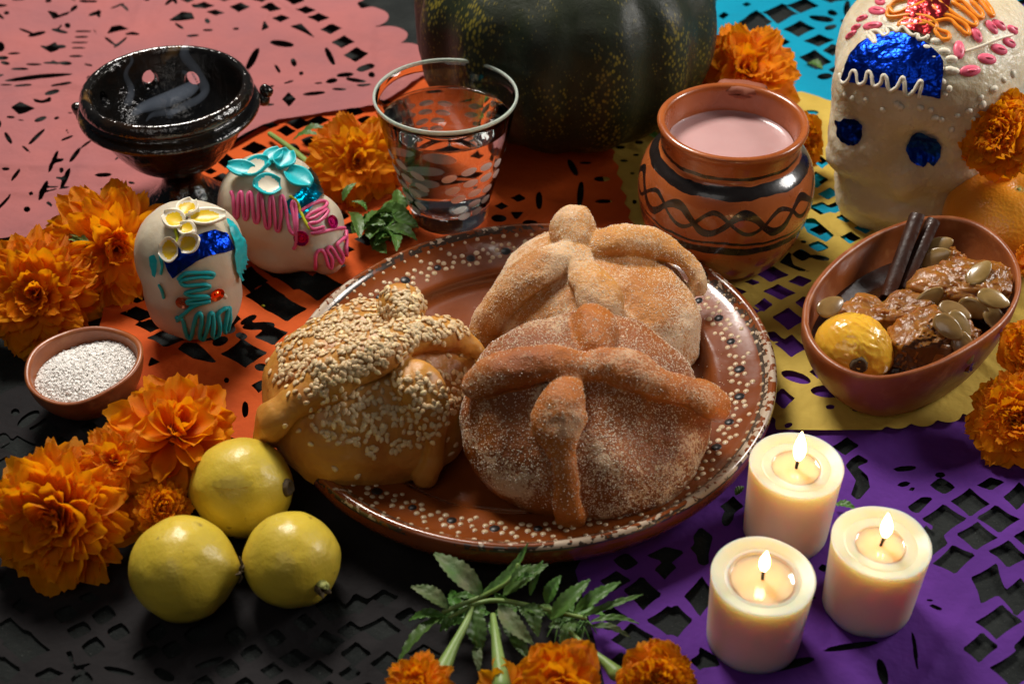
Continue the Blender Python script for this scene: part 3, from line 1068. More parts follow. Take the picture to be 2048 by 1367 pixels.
# ================================================================ glass of water
GZ = 0.09
gg = at(899, 427, GZ)
glass = thing('water_glass', 'clear tumbler of water etched with oval petals, beside the pumpkin', 'glass', gg)
mat_glass = M('clear_glass', (0.96, 0.99, 0.97), rough=0.0, trans=1.0, ior=1.40, spec=0.5)
mat_water = M('water', (1, 1, 1), rough=0.0, trans=1.0, ior=1.33)
mat_etch = M('frosted_etching', (0.90, 0.90, 0.84), rough=0.45, trans=0.55, ior=1.25)


def g_r(z):
    return float(np.interp(z, [0, 0.06, 0.15, 0.4, 0.65, 0.86], [0.245, 0.248, 0.268, 0.335, 0.392, 0.434]))


op = [(0.0, 0.0), (0.20, 0.0), (0.238, 0.006), (0.246, 0.02), (g_r(.06), .06), (g_r(.15), .15), (g_r(.4), .4), (g_r(.65), .65), (g_r(.83), .83), (0.4325, 0.846), (0.428, 0.850), (0.4225, 0.846),
      (g_r(.8) - .014, .8), (g_r(.65) - .016, .65), (g_r(.4) - .018, .4), (g_r(.2) - .02, .2), (g_r(.13) - .03, .125), (0.18, 0.108), (0.0, 0.105)]
V, Fc = lathe(op, 96)
mk('glass_wall', V + np.array(gg), Fc, mat_glass, glass, sharp=50)
wz = 0.70
wp = [(0.0, 0.107), (0.178, 0.110), (g_r(.13) - .0305, .127), (g_r(.2) - .0205, .2), (g_r(.4) - .0185, .4), (g_r(.65) - .0165, .65), (g_r(wz) - .0165, wz + .006), (g_r(wz) - .022, wz), (g_r(wz) - .05, wz - .003), (0.0, wz - .003)]
V, Fc = lathe(wp, 96)
mk('water', V + np.array(gg), Fc, mat_water, glass, sharp=60)


def etched(a, z, la, lb, rot):
    """shallow ground oval on the outside of the wall"""
    vs, fs = [], []
    nr, ns = 4, 16
    pts = [(0, 0, 1)]
    for i in range(1, nr + 1):
        for k in range(ns):
            t = 2 * math.pi * k / ns
            pts.append((i / nr * math.cos(t), i / nr * math.sin(t), 1 - (i / nr) ** 2))
    c, s = math.cos(rot), math.sin(rot)
    for u, v, h in pts:
        x, y = u * la, v * lb
        x, y = x * c - y * s, x * s + y * c
        z_ = z + y
        r = g_r(z_) + 0.0012 + 0.004 * h
        aa = a + x / g_r(z)
        vs.append((gg.x + r * math.cos(aa), gg.y + r * math.sin(aa), gg.z + z_))
    fs = [(0, 1 + k, 1 + (k + 1) % ns) for k in range(ns)]
    for i in range(nr - 1):
        for k in range(ns):
            a_, b_ = 1 + i * ns + k, 1 + i * ns + (k + 1) % ns
            fs.append((a_, a_ + ns, b_ + ns, b_))
    mk('etched_oval', vs, fs, mat_etch, glass)


for base in (-1.0, 0.57, 2.14, -2.57):
    for row, (z_, cnt, la) in enumerate(((.535, 4, .050), (.435, 4, .050), (.335, 3, .048), (.24, 3, .045), (.16, 2, .042))):
        for k in range(cnt):
            u = k - (cnt - 1) / 2
            etched(base + u * 0.335 + 0.05 * (row % 2), z_ - 0.018 * u * u + random.uniform(-.006, .006), la, 0.030, -0.28 * u + random.uniform(-.1, .1))
lipm = M('glass_lip', (0.80, 0.92, 0.80), rough=0.32, trans=0.6, ior=1.2)
a_ = np.linspace(0, 2 * math.pi, 96, endpoint=False)
V, Fc = lathe([(0.4255, .846), (0.4185, .857), (0.4215, .869), (0.4285, .8735), (0.4355, .869), (0.4375, .857), (0.4335, .846), (0.4255, .846)], 96)
mk('glass_lip', V + np.array(gg), Fc, lipm, glass)

# ================================================================ three candles
mat_flame = bpy.data.materials.new('flame')
mat_flame.use_nodes = True
nt = mat_flame.node_tree
for n in list(nt.nodes):
    nt.nodes.remove(n)
em = nt.nodes.new('ShaderNodeEmission')
em.inputs[0].default_value = (1.0, 0.58, 0.24, 1)
em.inputs[1].default_value = 22
ou = nt.nodes.new('ShaderNodeOutputMaterial')
nt.links.new(em.outputs[0], ou.inputs[0])


def candle(px, py, r, h, seed, fl, wick_lean, label, pool_dz=0.0, pool_r=0.5):
    """px, py: middle of the base in the photograph"""
    b = at(px, py, 0.035)
    c = thing('candle', label, 'candle', b, 'lit white votive candles')
    pr = [(0.0, 0.0), (r * 0.80, 0.0), (r * 0.89, 0.012), (r * 0.92, 0.04), (r * 0.955, h * 0.5), (r * 0.99, h * 0.93), (r, h - 0.006), (r * 0.985, h), (r * 0.95, h - 0.001), (r * 0.84, h - 0.010),
          (r * 0.76, h - 0.016), (r * 0.73, h - 0.019), (r * 0.70, h - 0.017), (r * 0.64, h - 0.017), (r * (pool_r + .06), h - 0.018), (r * (pool_r + .02), h - 0.022), (r * pool_r * .96, h - 0.036), (0.0, h - 0.040)]
    S = smooth_prof(pr, 3)
    S[:, 0] = np.maximum(S[:, 0], 0)
    V, Fc = lathe([tuple(p) for p in S], 96)
    a = np.arctan2(V[:, 1], V[:, 0])
    k = (V[:, 2] / h).clip(0, 1)
    V[:, :2] *= (1 + 0.008 * vn3(np.cos(a) * 2, np.sin(a) * 2, V[:, 2] * 3, seed) + 0.012 * vn3(np.cos(a) * 5, np.sin(a) * 5, 0 * a, seed + 3) * (V[:, 2] < .03))[:, None]
    V[:, 2] += 0.006 * k * vn3(np.cos(a) * 1.3, np.sin(a) * 1.3, 0 * a, seed + 9)
    mk('wax_body', V + np.array(b), Fc, mat_wax, c)
    # melted pool
    pz = h - 0.026
    V, Fc = lathe([(0, pz), (r * pool_r * .5, pz), (r * (pool_r - .01), pz), (r * (pool_r + .012), pz + .003)], 48)
    mk('wax_pool', V + np.array(b), Fc, mat_wax_melt, c)
    wk = np.array([(0, 0, pz - 0.02), (0.004 * wick_lean, 0, pz + 0.02), (0.012 * wick_lean, 0.003, pz + 0.055), (0.018 * wick_lean, 0.004, pz + 0.078)]) + np.array(b)
    V, Fc = tube(wk, [0.007, 0.0075, 0.008, 0.005], seg=8)
    V = V + 0.0015 * fbm(V[:, 0], V[:, 1], V[:, 2], 60, 2)[:, None]
    mk('wick', V, Fc, mat_wick, c)
    f0 = np.array(wk[2])
    fh = fl
    prof = [(0, -0.02), (0.016, -0.006), (0.026, 0.016), (0.0305, 0.04), (0.0275, 0.066), (0.020, 0.093), (0.011, 0.117), (0.004, 0.134), (0.0, 0.142)]
    S = smooth_prof(prof, 3)
    S[:, 0] = np.maximum(S[:, 0], 0)
    V, Fc = lathe([(p[0] * (0.5 + 0.5 * fh) * 0.88, p[1] * fh) for p in S], 24)
    V[:, 0] += 0.006 * (V[:, 2] / 0.1) ** 2 * wick_lean * -1
    mk('flame', V + f0 + np.array([0, 0, 0.014]), Fc, mat_flame, c)
    # rings left by earlier melting
    return c


candle(1569, 1064, 0.224, 0.475, 1, 1.2, 0.3, 'tallest lit candle, standing nearest the plate', 0.0, 0.50)
candle(1505, 1276, 0.232, 0.44, 2, 0.82, -0.2, 'lit candle with the widest melted pool and smallest flame, nearest the orange flower', 0.0, 0.60)
candle(1732, 1208, 0.225, 0.44, 3, 1.0, 0.9, 'lit candle standing furthest from the plate', 0.0, 0.48)


# ================================================================ incense burner
CZ = 0.08
cb = at(374, 410, CZ)
censer = thing('incense_burner', 'black glazed footed clay incense burner with smoke, on the pink paper', 'incense burner', cb)
mat_glaze = M('black_glaze', (0.008, 0.007, 0.006), (0.04, 0.017, 0.006), nscale=2.6, nlo=0.5, nhi=0.75, rough=0.06, rough2=0.16, coat=1.0, coat_r=0.05,
              col3=(0.24, 0.12, 0.03), n3scale=3.5, n3lo=0.62, n3hi=0.72, bumps=((7, 0.4, 0.05), (30, 0.35, 0.015), (90, 0.15, 0.004)))
cp = [(0.0, 0.0), (0.24, 0.0), (0.27, 0.02), (0.26, 0.06), (0.19, 0.12), (0.135, 0.19), (0.125, 0.25), (0.16, 0.30), (0.24, 0.345), (0.34, 0.42), (0.42, 0.52), (0.475, 0.62), (0.50, 0.675), (0.525, 0.695), (0.575, 0.705),
      (0.592, 0.73), (0.575, 0.755), (0.54, 0.765), (0.525, 0.785), (0.55, 0.80), (0.562, 0.825), (0.548, 0.86), (0.525, 0.88), (0.50, 0.878), (0.482, 0.85), (0.468, 0.78), (0.45, 0.70), (0.42, 0.61), (0.36, 0.51), (0.27, 0.43), (0.15, 0.385), (0.0, 0.37)]
cp = [(r_ * (0.93 if z_ > .3 else 1), z_) for r_, z_ in cp]
S = smooth_prof(cp, 3)
S[:, 0] = np.maximum(S[:, 0], 0)
V, Fc = lathe([tuple(p) for p in S], 120)
me = make_mesh('tmpc', V, Fc)
oc = bpy.data.objects.new('tmpc', me)
COL.objects.link(oc)
cutters = []
bvC = BVHTree.FromPolygons((V + np.array(cb)).tolist(), Fc)
cut_parts = []
for (px, py, z_, s) in ((300, 157, 0.60, .07), (384, 160, 0.60, .07), (207, 196, 0.60, .06)):
    p, _n = hit(bvC, px, py)
    z_ = p.z - cb.z
    a = math.atan2(p.y - cb.y, p.x - cb.x)
    bm = bmesh.new()
    bmesh.ops.create_cone(bm, cap_ends=True, segments=14, radius1=s * .75, radius2=s * .75, depth=0.22)
    Rm = Matrix.Rotation(a, 4, 'Z') @ Matrix.Rotation(math.radians(70), 4, 'Y')
    bm.transform(Matrix.Translation((p.x - cb.x + 0.02 * math.cos(a), p.y - cb.y + 0.02 * math.sin(a), z_)) @ Rm)
    m2 = bpy.data.meshes.new('cut')
    bm.to_mesh(m2)
    bm.free()
    o2 = bpy.data.objects.new('cut', m2)
    COL.objects.link(o2)
    md = oc.modifiers.new('b', 'BOOLEAN')
    md.operation = 'DIFFERENCE'
    md.object = o2
    md.solver = 'EXACT'
    cutters.append(o2)
V, Fc = evaluate(oc)
for o2 in cutters:
    m2 = o2.data
    bpy.data.objects.remove(o2)
    bpy.data.meshes.remove(m2)
mk('burner_bowl', V + np.array(cb), Fc, mat_glaze, censer, sharp=60)
for a, z_ in ((172, 0.66), (20, 0.72), (255, 0.55)):
    a = math.radians(a)
    if z_ == 0.55:
        continue
    V1, F1 = ellipsoid((cb.x + .60 * math.cos(a), cb.y + .60 * math.sin(a), cb.z + z_), (.045, .035, .045), None, 16, 10)
    V2, F2 = ellipsoid((cb.x + .58 * math.cos(a), cb.y + .58 * math.sin(a), cb.z + z_ - .05), (.04, .04, .05), None, 16, 10)
    Vj, Fj = join([(V1, F1), (V2, F2)])
    Vj = Vj + 0.006 * fbm(Vj[:, 0], Vj[:, 1], Vj[:, 2], 12, 2)[:, None]
    mk('knob', Vj, Fj, mat_glaze, censer)

# ================================================================ little bowl of salt
SZ = 0.06
sb = at(186, 800, SZ)


def bowl_profile(r, h, foot, t, n=14):
    o, i = [(0.0, 0.0), (foot * 0.9, 0.0)], []
    for k in range(n + 1):
        u = k / n
        z = h * u
        rr = foot + (r - foot) * math.sin(u * math.pi / 2) ** 0.72
        o.append((rr, z))
    rim = [(r + t * .15, h + t * .35), (r - t * .3, h + t * .62), (r - t * .85, h + t * .35)]
    for k in range(n, 0, -1):
        u = k / n
        z = h * u
        rr = foot + (r - foot) * math.sin(u * math.pi / 2) ** 0.72 - t
        i.append((max(rr, 0.01), z * 0.92 + h * .06 if k < n else z))
    return o + rim + i + [(0.0, h * 0.10)]


salt = thing('salt_bowl', 'small red clay bowl filled with coarse white salt', 'bowl', sb)
V, Fc = lathe(bowl_profile(0.302, 0.26, 0.14, 0.028), 96)
a = np.arctan2(V[:, 1], V[:, 0])
kz = (V[:, 2] / 0.26).clip(0, 1)
V[:, 2] += kz * (0.022 * np.cos(a - 0.6) + 0.012 * np.sin(2 * a + 2) + 0.004 * np.sin(5 * a))
V[:, 0] *= 1.03
V[:, :2] *= (1 + 0.012 * np.sin(3 * a + 1))[:, None]
mk('bowl_body', V + np.array(sb), Fc, mat_clay, salt)
mat_salt = M('salt', (0.95, 0.92, 0.87), rough=0.55, sss=0.3, sss_r=(1, 1, 1), sss_s=0.02)
parts = []


def saltz(x, y):
    r = math.hypot(x, y) / 0.27
    return 0.185 + 0.055 * (1 - r * r) + 0.022 * x / 0.27 + 0.010 * math.sin(9 * x + 3) * math.cos(11 * y)


gx = np.linspace(-.27, .27, 40)
X, Y = np.meshgrid(gx, gx)
f = 0.268 - np.hypot(X, Y)
P, F2 = msq(f, X, Y)
parts.append((np.array([(p[0] * 1.02, p[1], saltz(*p) - .006) for p in P]), F2))
cube = np.array([(x, y, z) for x in (-1, 1) for y in (-1, 1) for z in (-1, 1)], float)
cf = [(0, 1, 3, 2), (4, 6, 7, 5), (0, 4, 5, 1), (2, 3, 7, 6), (0, 2, 6, 4), (1, 5, 7, 3)]
for i in range(4200):
    r_, t_ = 0.268 * math.sqrt(random.random()), random.uniform(0, 6.283)
    x, y = r_ * math.cos(t_), r_ * math.sin(t_)
    s = random.uniform(.003, .0075)
    R = rotmat(*[random.uniform(0, 360) for _ in range(3)])
    parts.append(((cube * s * np.array([1, random.uniform(.7, 1.2), random.uniform(.6, 1)])) @ R.T + (x * 1.02, y, saltz(x, y) + random.uniform(-.004, .009)), cf))
V, Fc = join(parts)
tag(mk('salt_grains', V + np.array(sb), Fc, mat_salt, salt, smooth=False), kind='stuff')

# ---- smoke curling over the burner
mat_smoke = bpy.data.materials.new('smoke')
mat_smoke.use_nodes = True
nt = mat_smoke.node_tree
for n in list(nt.nodes):
    nt.nodes.remove(n)
pv = nt.nodes.new('ShaderNodeVolumePrincipled')
pv.inputs['Color'].default_value = (0.55, 0.66, 0.85, 1)
pv.inputs['Density'].default_value = 1.7
pv.inputs['Anisotropy'].default_value = 0.2
ou = nt.nodes.new('ShaderNodeOutputMaterial')
nt.links.new(pv.outputs[0], ou.inputs['Volume'])
wisps = []
for pts, rr, fl in (([(268, 225, .62), (300, 205, .74), (345, 190, .80), (385, 165, .86), (362, 145, .93)], [.03, .075, .085, .06, .02], .55), ([(255, 205, .66), (262, 178, .78), (252, 150, .90), (262, 118, 1.02), (245, 90, 1.15)], [.025, .022, .016, .013, .008], .8),
                    ([(345, 235, .58), (360, 210, .70), (405, 185, .80), (390, 150, .92), (372, 110, 1.05), (380, 70, 1.2)], [.02, .045, .04, .035, .03, .012], .6), ([(300, 240, .6), (325, 222, .68), (350, 228, .72)], [.02, .05, .02], .5)):
    P = [list(at(a, b, CZ + z)) for a, b, z in pts]
    V, Fc = tube(P, rr, seg=14, flat=fl, sub=8)
    V = V + 0.03 * np.stack([vn3(V[:, 0] * 6, V[:, 1] * 6, V[:, 2] * 6, q) for q in (1, 2, 3)], 1)
    wisps.append((V, Fc))
V, Fc = join(wisps)
tag(mk('smoke', V, Fc, mat_smoke, None), 'thin bluish smoke curling out of the black incense burner', 'smoke', kind='stuff')
# ================================================================ breads
def bun(c, r, cu, cl, tiltx, tilty, rotz, seed, dents=(), nu=150, nv=90, rough_=0.02):
    """domed bun: c centre, r plan radii, cu / cl heights above and below its widest line"""
    V, Fc = usphere(nu, nv)
    x, y, z = V[:, 0].copy(), V[:, 1].copy(), V[:, 2].copy()
    e = 0.86
    rad = np.sqrt(x * x + y * y)
    k = np.where(z >= 0, 1.0, 1.0)
    zz = np.sign(z) * np.abs(z) ** e
    an = np.arctan2(y, x)
    lob = 1 + 0.035 * np.sin(2 * an + seed) + 0.02 * np.sin(3 * an + seed * 2) + 0.012 * np.sin(5 * an + seed)
    X = x * r[0] * lob
    Y = y * r[1] * lob
    Z = zz * np.where(z >= 0, cu, cl)
    P = np.stack([X, Y, Z], 1)
    n = V.copy()
    d = 0.020 * fbm(X, Y, Z, 2.6, 3, seed) + 0.4 * rough_ * fbm(X, Y, Z, 9, 3, seed + 3)
    P = P + n * d[:, None]
    for (dx, dy, dr, dd) in dents:
        g = np.exp(-(((X - dx) ** 2 + (Y - dy) ** 2) / (dr * dr))) * (z > 0)
        P[:, 2] -= dd * g
    R = rotmat(tiltx, tilty, rotz)
    return P @ R.T + np.array(c), Fc


def bone(bvh, pts, lift=0.40, flat=0.74, seg=26, seed=0, pxu=372.0, zcap=None):
    """strip of dough laid over the bun: pts (px, py, half width in px) seen on its surface"""
    P, Rr, Nn = [], [], []
    last = None
    for px, py, w in pts:
        l0, n0 = hit(bvh, px, py)
        if l0 is not None:
            last = (l0, n0)
            break
    for px, py, w in pts:
        loc, n = hit(bvh, px, py)
        r = w * 1.0 / pxu
        if loc is None:
            # hangs past the bun: carry on at the depth of the last point
            base = last[0]
            d = raydir(px, py)
            fw = Vector((0, math.cos(PITCH), -math.sin(PITCH)))
            t = (base - CAMP).dot(fw) / d.dot(fw)
            loc = CAMP + d * t
            n = (last[1] * 0.7 - d * 0.3).normalized()
            if zcap:
                loc.z = max(loc.z, zcap)
        last = (loc, n)
        P.append(loc + n * r * lift)
        Rr.append(r)
        Nn.append(n)
    P = np.array([list(p) for p in P])
    Nn = np.array([list(p) for p in Nn])
    for _ in range(2):
        Nn[1:-1] = (Nn[:-2] + Nn[1:-1] * 2 + Nn[2:]) / 4
    V, Fc = tube(P, Rr, seg=seg, flat=flat, nrm=Nn, sub=8)
    nn = normals_of(V, Fc)
    d = 0.018 * fbm(V[:, 0], V[:, 1], V[:, 2], 4.5, 3, seed) + 0.004 * fbm(V[:, 0], V[:, 1], V[:, 2], 16, 2, seed + 2)
    return V + nn * d[:, None], Fc


def knob(bvh, px, py, r, seed, lift=0.03, py2=None):
    loc, n = hit(bvh, px, py)
    l2, n2 = hit(bvh, px + 2, py + 22)
    ax = (loc - l2).normalized()
    y = n.cross(ax).normalized()
    R = np.array([list(y), list(ax), list(y.cross(ax))]).T
    V, Fc = ellipsoid((0, 0, 0), (1, 1, 1), None, 48, 32)
    k = 1 + 0.18 * V[:, 1]
    V = V * np.array([r[0], r[1], r[2]])
    V[:, 0] *= k
    V = V @ R.T + np.array(loc + n * lift)
    nn = normals_of(V, Fc)
    nn *= np.sign((nn * (V - V.mean(0))).sum(1).mean())
    return V + nn * (0.022 * fbm(V[:, 0], V[:, 1], V[:, 2], 5, 3, seed))[:, None], Fc


def bread_mat(name, base, dark, pale, sugar=0.0, gloss=0.4):
    m = M(name, base, dark, nscale=2.3, nlo=0.38, nhi=0.72, rough=gloss, rough2=gloss + .15, sss=0.25, sss_r=(1, .45, .15), sss_s=0.04, spec=0.45,
          bumps=((4, 0.3, 0.06), (12, 0.15, 0.02), (34, 0.25, 0.010)))
    N_, L_, B_ = nodes_of(m)
    tc = N_.new('ShaderNodeTexCoord')
    src = B_.inputs['Base Color'].links[0].from_socket
    if sugar:
        big = N_.new('ShaderNodeTexNoise')
        big.inputs['Scale'].default_value = 3.4
        big.inputs['Detail'].default_value = 3
        L_.new(tc.outputs['Object'], big.inputs['Vector'])
        fine = N_.new('ShaderNodeTexNoise')
        fine.inputs['Scale'].default_value = 62
        fine.inputs['Detail'].default_value = 3
        fine.inputs['Roughness'].default_value = 0.8
        L_.new(tc.outputs['Object'], fine.inputs['Vector'])
        s = math_node(N_, L_, 'ADD', fine.outputs['Fac'], math_node(N_, L_, 'MULTIPLY', math_node(N_, L_, 'SUBTRACT', big.outputs['Fac'], 0.5), 1.25))
        mr = N_.new('ShaderNodeMapRange')
        mr.inputs['From Min'].default_value = 0.60 - sugar * 0.22
        mr.inputs['From Max'].default_value = 0.69 - sugar * 0.16
        L_.new(s, mr.inputs['Value'])
        f = math_node(N_, L_, 'MULTIPLY', mr.outputs[0], 0.62 + 0.2 * sugar)
        L_.new(mixcol(N_, L_, f, src, pale), B_.inputs['Base Color'])
        bn = N_.new('ShaderNodeBump')
        bn.inputs['Strength'].default_value = 0.7
        bn.inputs['Distance'].default_value = 0.012
        L_.new(fine.outputs['Fac'], bn.inputs['Height'])
        old = B_.inputs['Normal'].links[0].from_socket
        L_.new(old, bn.inputs['Normal'])
        L_.new(bn.outputs[0], B_.inputs['Normal'])
        r = N_.new('ShaderNodeMapRange')
        r.inputs['To Min'].default_value = gloss
        r.inputs['To Max'].default_value = 0.8
        L_.new(f, r.inputs['Value'])
        L_.new(r.outputs[0], B_.inputs['Roughness'])
    return m


mat_bun_front = bread_mat('sugared_crust_dark', (0.32, 0.090, 0.009), (0.17, 0.038, 0.004), (0.72, 0.53, 0.33), sugar=0.14)
mat_bone_front = bread_mat('sugared_strip_dark', (0.46, 0.14, 0.014), (0.28, 0.062, 0.007), (0.66, 0.44, 0.27), sugar=0.08)
mat_bun_back = bread_mat('sugared_crust_pale', (0.56, 0.23, 0.045), (0.42, 0.14, 0.028), (0.76, 0.57, 0.38), sugar=0.52)
mat_bone_back = bread_mat('sugared_strip_pale', (0.58, 0.25, 0.05), (0.42, 0.16, 0.03), (0.72, 0.50, 0.30), sugar=0.55)
mat_bun_sesame = bread_mat('egg_glazed_crust', (0.56, 0.26, 0.045), (0.42, 0.15, 0.02), (0, 0, 0), gloss=0.36)
N_, L_, B_ = nodes_of(mat_bun_sesame)
tc = N_.new('ShaderNodeTexCoord')
nz = N_.new('ShaderNodeTexNoise')
nz.inputs['Scale'].default_value = 5
nz.inputs['Detail'].default_value = 8
L_.new(tc.outputs['Object'], nz.inputs['Vector'])
mr = N_.new('ShaderNodeMapRange')
mr.inputs['From Min'].default_value = 0.52
mr.inputs['From Max'].default_value = 0.74
L_.new(nz.outputs['Fac'], mr.inputs['Value'])
L_.new(mixcol(N_, L_, mr.outputs[0], B_.inputs['Base Color'].links[0].from_socket, (0.34, 0.10, 0.015)), B_.inputs['Base Color'])
mat_crystal = M('sugar_crystal', (0.86, 0.74, 0.58), rough=0.25, sss=0.2, sss_s=0.01)


def sprinkle(V, Fc, count, smin, smax, seed, keep=None):
    """little sugar crystals on the surface"""
    r_ = np.random.default_rng(seed)
    tri = np.array([(f[0], f[i], f[i + 1]) for f in Fc for i in range(1, len(f) - 1)])
    A, B, C = V[tri[:, 0]], V[tri[:, 1]], V[tri[:, 2]]
    n = np.cross(B - A, C - A)
    ar = np.linalg.norm(n, axis=1)
    n = n / (ar[:, None] + 1e-12)
    mid = (A + B + C) / 3
    w = ar * (n[:, 2] > -0.1) * (0.25 + (fbm(mid[:, 0], mid[:, 1], mid[:, 2], 3, 3, seed) * 0.8 + 0.5).clip(0, 1))
    if keep is not None:
        w = w * keep(mid)
    idx = r_.choice(len(tri), count, p=w / w.sum())
    u, v = r_.random(count), r_.random(count)
    m = u + v > 1
    u[m], v[m] = 1 - u[m], 1 - v[m]
    P = A[idx] + (B - A)[idx] * u[:, None] + (C - A)[idx] * v[:, None]
    return P, n[idx]


def crystals(P, seed, smin=.0018, smax=.0042):
    r_ = np.random.default_rng(seed)
    k = len(P)
    oct_ = np.array([(1, 0, 0), (-1, 0, 0), (0, 1, 0), (0, -1, 0), (0, 0, 1), (0, 0, -1)], float)
    of = np.array([(0, 2, 4), (2, 1, 4), (1, 3, 4), (3, 0, 4), (2, 0, 5), (1, 2, 5), (3, 1, 5), (0, 3, 5)])
    Q = r_.normal(size=(k, 3, 3))
    Q, _ = np.linalg.qr(Q)
    s = r_.uniform(smin, smax, k)
    V = np.einsum('kij,nj->kni', Q, oct_) * s[:, None, None] + P[:, None, :]
    F = (of[None] + (np.arange(k) * 6)[:, None, None]).reshape(-1, 3)
    return V.reshape(-1, 3), F.tolist()


def blend(srcs, voxel=0.0095, smooth=4):
    """bake the strips into the dough: one joined surface, handed back in the pieces it was shaped from"""
    V, Fc = remesh(srcs, voxel, smooth, 0.5)
    nn = normals_of(V, Fc)
    V = V + nn * (0.0018 * fbm(V[:, 0], V[:, 1], V[:, 2], 22, 3, 4) + 0.003 * fbm(V[:, 0], V[:, 1], V[:, 2], 8, 3, 9))[:, None]
    trees = [BVHTree.FromPolygons(v.tolist(), f) for v, f in srcs]
    best = []
    for v in V:
        d = []
        for i, t in enumerate(trees):
            q = t.find_nearest(Vector(v), 0.2)
            d.append(q[3] + (0.004 if i == 0 else 0) if q[3] is not None else 9)
        best.append(int(np.argmin(d)))
    out = []
    for k in range(len(srcs)):
        fs = [f for f in Fc if max(best[i] for i in f) == k]
        used = sorted({i for f in fs for i in f})
        mp_ = {j: i for i, j in enumerate(used)}
        out.append((V[used], [tuple(mp_[i] for i in f) for f in fs], nn[used]))
    return out


def put_parts(pieces, names, mats, parent):
    for (V, Fc, nn), nm_, mt in zip(pieces, names, mats):
        o = mk(nm_, V, Fc, mt, parent)
    return [(V, Fc) for V, Fc, nn in pieces]


# ---- back sugared bread
cB = at(1186, 640, PZ + 0.16)
bB = bun(cB, (0.615, 0.60), 0.40, 0.10, 6, 2, 20, 5, dents=((0.30, 0.02, 0.14, 0.03),))
breadB = thing('sugared_bread', 'pale sugar coated bread of the dead lying behind the other sugared one on the plate', 'bread', (cB.x, cB.y, PZ + .05), 'breads on the clay plate')
bvB = bvh_of(bB)
b1 = bone(bvB, [(962, 700, 24), (985, 655, 32), (1030, 597, 40), (1085, 550, 41), (1135, 520, 35), (1175, 505, 28), (1225, 497, 38), (1290, 499, 37), (1345, 517, 27), (1382, 545, 22), (1396, 575, 18)], seed=1, pxu=355)
b2 = bone(bvB, [(1163, 528, 26), (1172, 560, 36), (1190, 592, 44), (1205, 625, 40), (1212, 665, 26)], seed=2, pxu=355)
b3 = knob(bvB, 1150, 484, (0.118, 0.20, 0.14), 3, 0.05)
bB, b1, b2, b3 = put_parts(blend([bB, b1, b2, b3]), ['bun', 'bone_strip', 'bone_strip', 'dough_knob'], [mat_bun_back, mat_bone_back, mat_bone_back, mat_bone_back], breadB)
Pk = []
for (V, Fc), k in ((bB, 9000), (b1, 2600), (b2, 900), (b3, 800)):
    P, n = sprinkle(V, Fc, k, 0, 0, 5)
    Pk.append(P)
tag(mk('sugar_crystals', *crystals(np.concatenate(Pk), 3), mat_crystal, breadB, smooth=False), kind='stuff')

# ---- front sugared bread, leaning on the one behind
cA = at(1170, 838, PZ + 0.33)
bA = bun(cA, (0.60, 0.585), 0.36, 0.13, 27, 0, 8, 2, dents=((0.26, -0.20, 0.16, 0.05), (0.12, 0.36, 0.16, 0.06), (-0.12, -.1, .2, .02)))
bvA = bvh_of(bA)
breadA = thing('sugared_bread', 'darker sugar coated bread of the dead lying frontmost on the clay plate', 'bread', (cA.x, cA.y, PZ + .05), 'breads on the clay plate')
a1 = bone(bvA, [(968, 775, 30), (1005, 755, 36), (1060, 738, 38), (1115, 730, 37), (1165, 732, 29), (1215, 738, 34), (1262, 750, 41), (1315, 773, 33), (1360, 785, 30), (1398, 800, 38), (1412, 812, 38)], seed=11, lift=.50)
a2 = bone(bvA, [(1144, 766, 17), (1132, 796, 33), (1121, 840, 47), (1123, 884, 38), (1130, 925, 25), (1134, 960, 21), (1136, 1000, 27), (1140, 1036, 26), (1143, 1058, 14)], seed=12, lift=.50)
a3 = knob(bvA, 1188, 662, (0.105, 0.19, 0.10), 13, -0.015)
bA, a1, a2, a3 = put_parts(blend([bA, a1, a2, a3]), ['bun', 'bone_strip', 'bone_strip', 'dough_knob'], [mat_bun_front, mat_bone_front, mat_bone_front, mat_bone_front], breadA)
Pk = []
for (V, Fc), k in ((bA, 8000), (a1, 1100), (a2, 600), (a3, 400)):
    P, n = sprinkle(V, Fc, k, 0, 0, 6)
    Pk.append(P)
tag(mk('sugar_crystals', *crystals(np.concatenate(Pk), 4), mat_crystal, breadA, smooth=False), kind='stuff')

# ---- sesame bread
cS = at(745, 795, PZ + 0.27)
bS = bun(cS, (0.56, 0.55), 0.40, 0.14, 16, -3, 30, 8)
bvS = bvh_of(bS)
breadS = thing('sesame_bread', 'golden egg glazed bread of the dead covered with sesame seeds on the plate', 'bread', (cS.x, cS.y, PZ + .05), 'breads on the clay plate')
s1 = bone(bvS, [(540, 868, 30), (562, 838, 38), (598, 806, 34), (645, 778, 36), (700, 745, 42), (755, 712, 42), (800, 692, 34), (845, 678, 36), (890, 680, 36), (930, 695, 26), (955, 712, 15)], seed=21, lift=.50)
s2 = bone(bvS, [(800, 735, 24), (822, 762, 42), (842, 800, 44), (858, 842, 32), (864, 880, 24), (862, 915, 24), (848, 942, 25)], seed=22)
s3 = knob(bvS, 802, 640, (0.115, 0.17, 0.13), 23, 0.03)
bS, s1, s2, s3 = put_parts(blend([bS, s1, s2, s3]), ['bun', 'bone_strip', 'bone_strip', 'dough_knob'], [mat_bun_sesame, mat_bun_sesame, mat_bun_sesame, mat_bun_sesame], breadS)
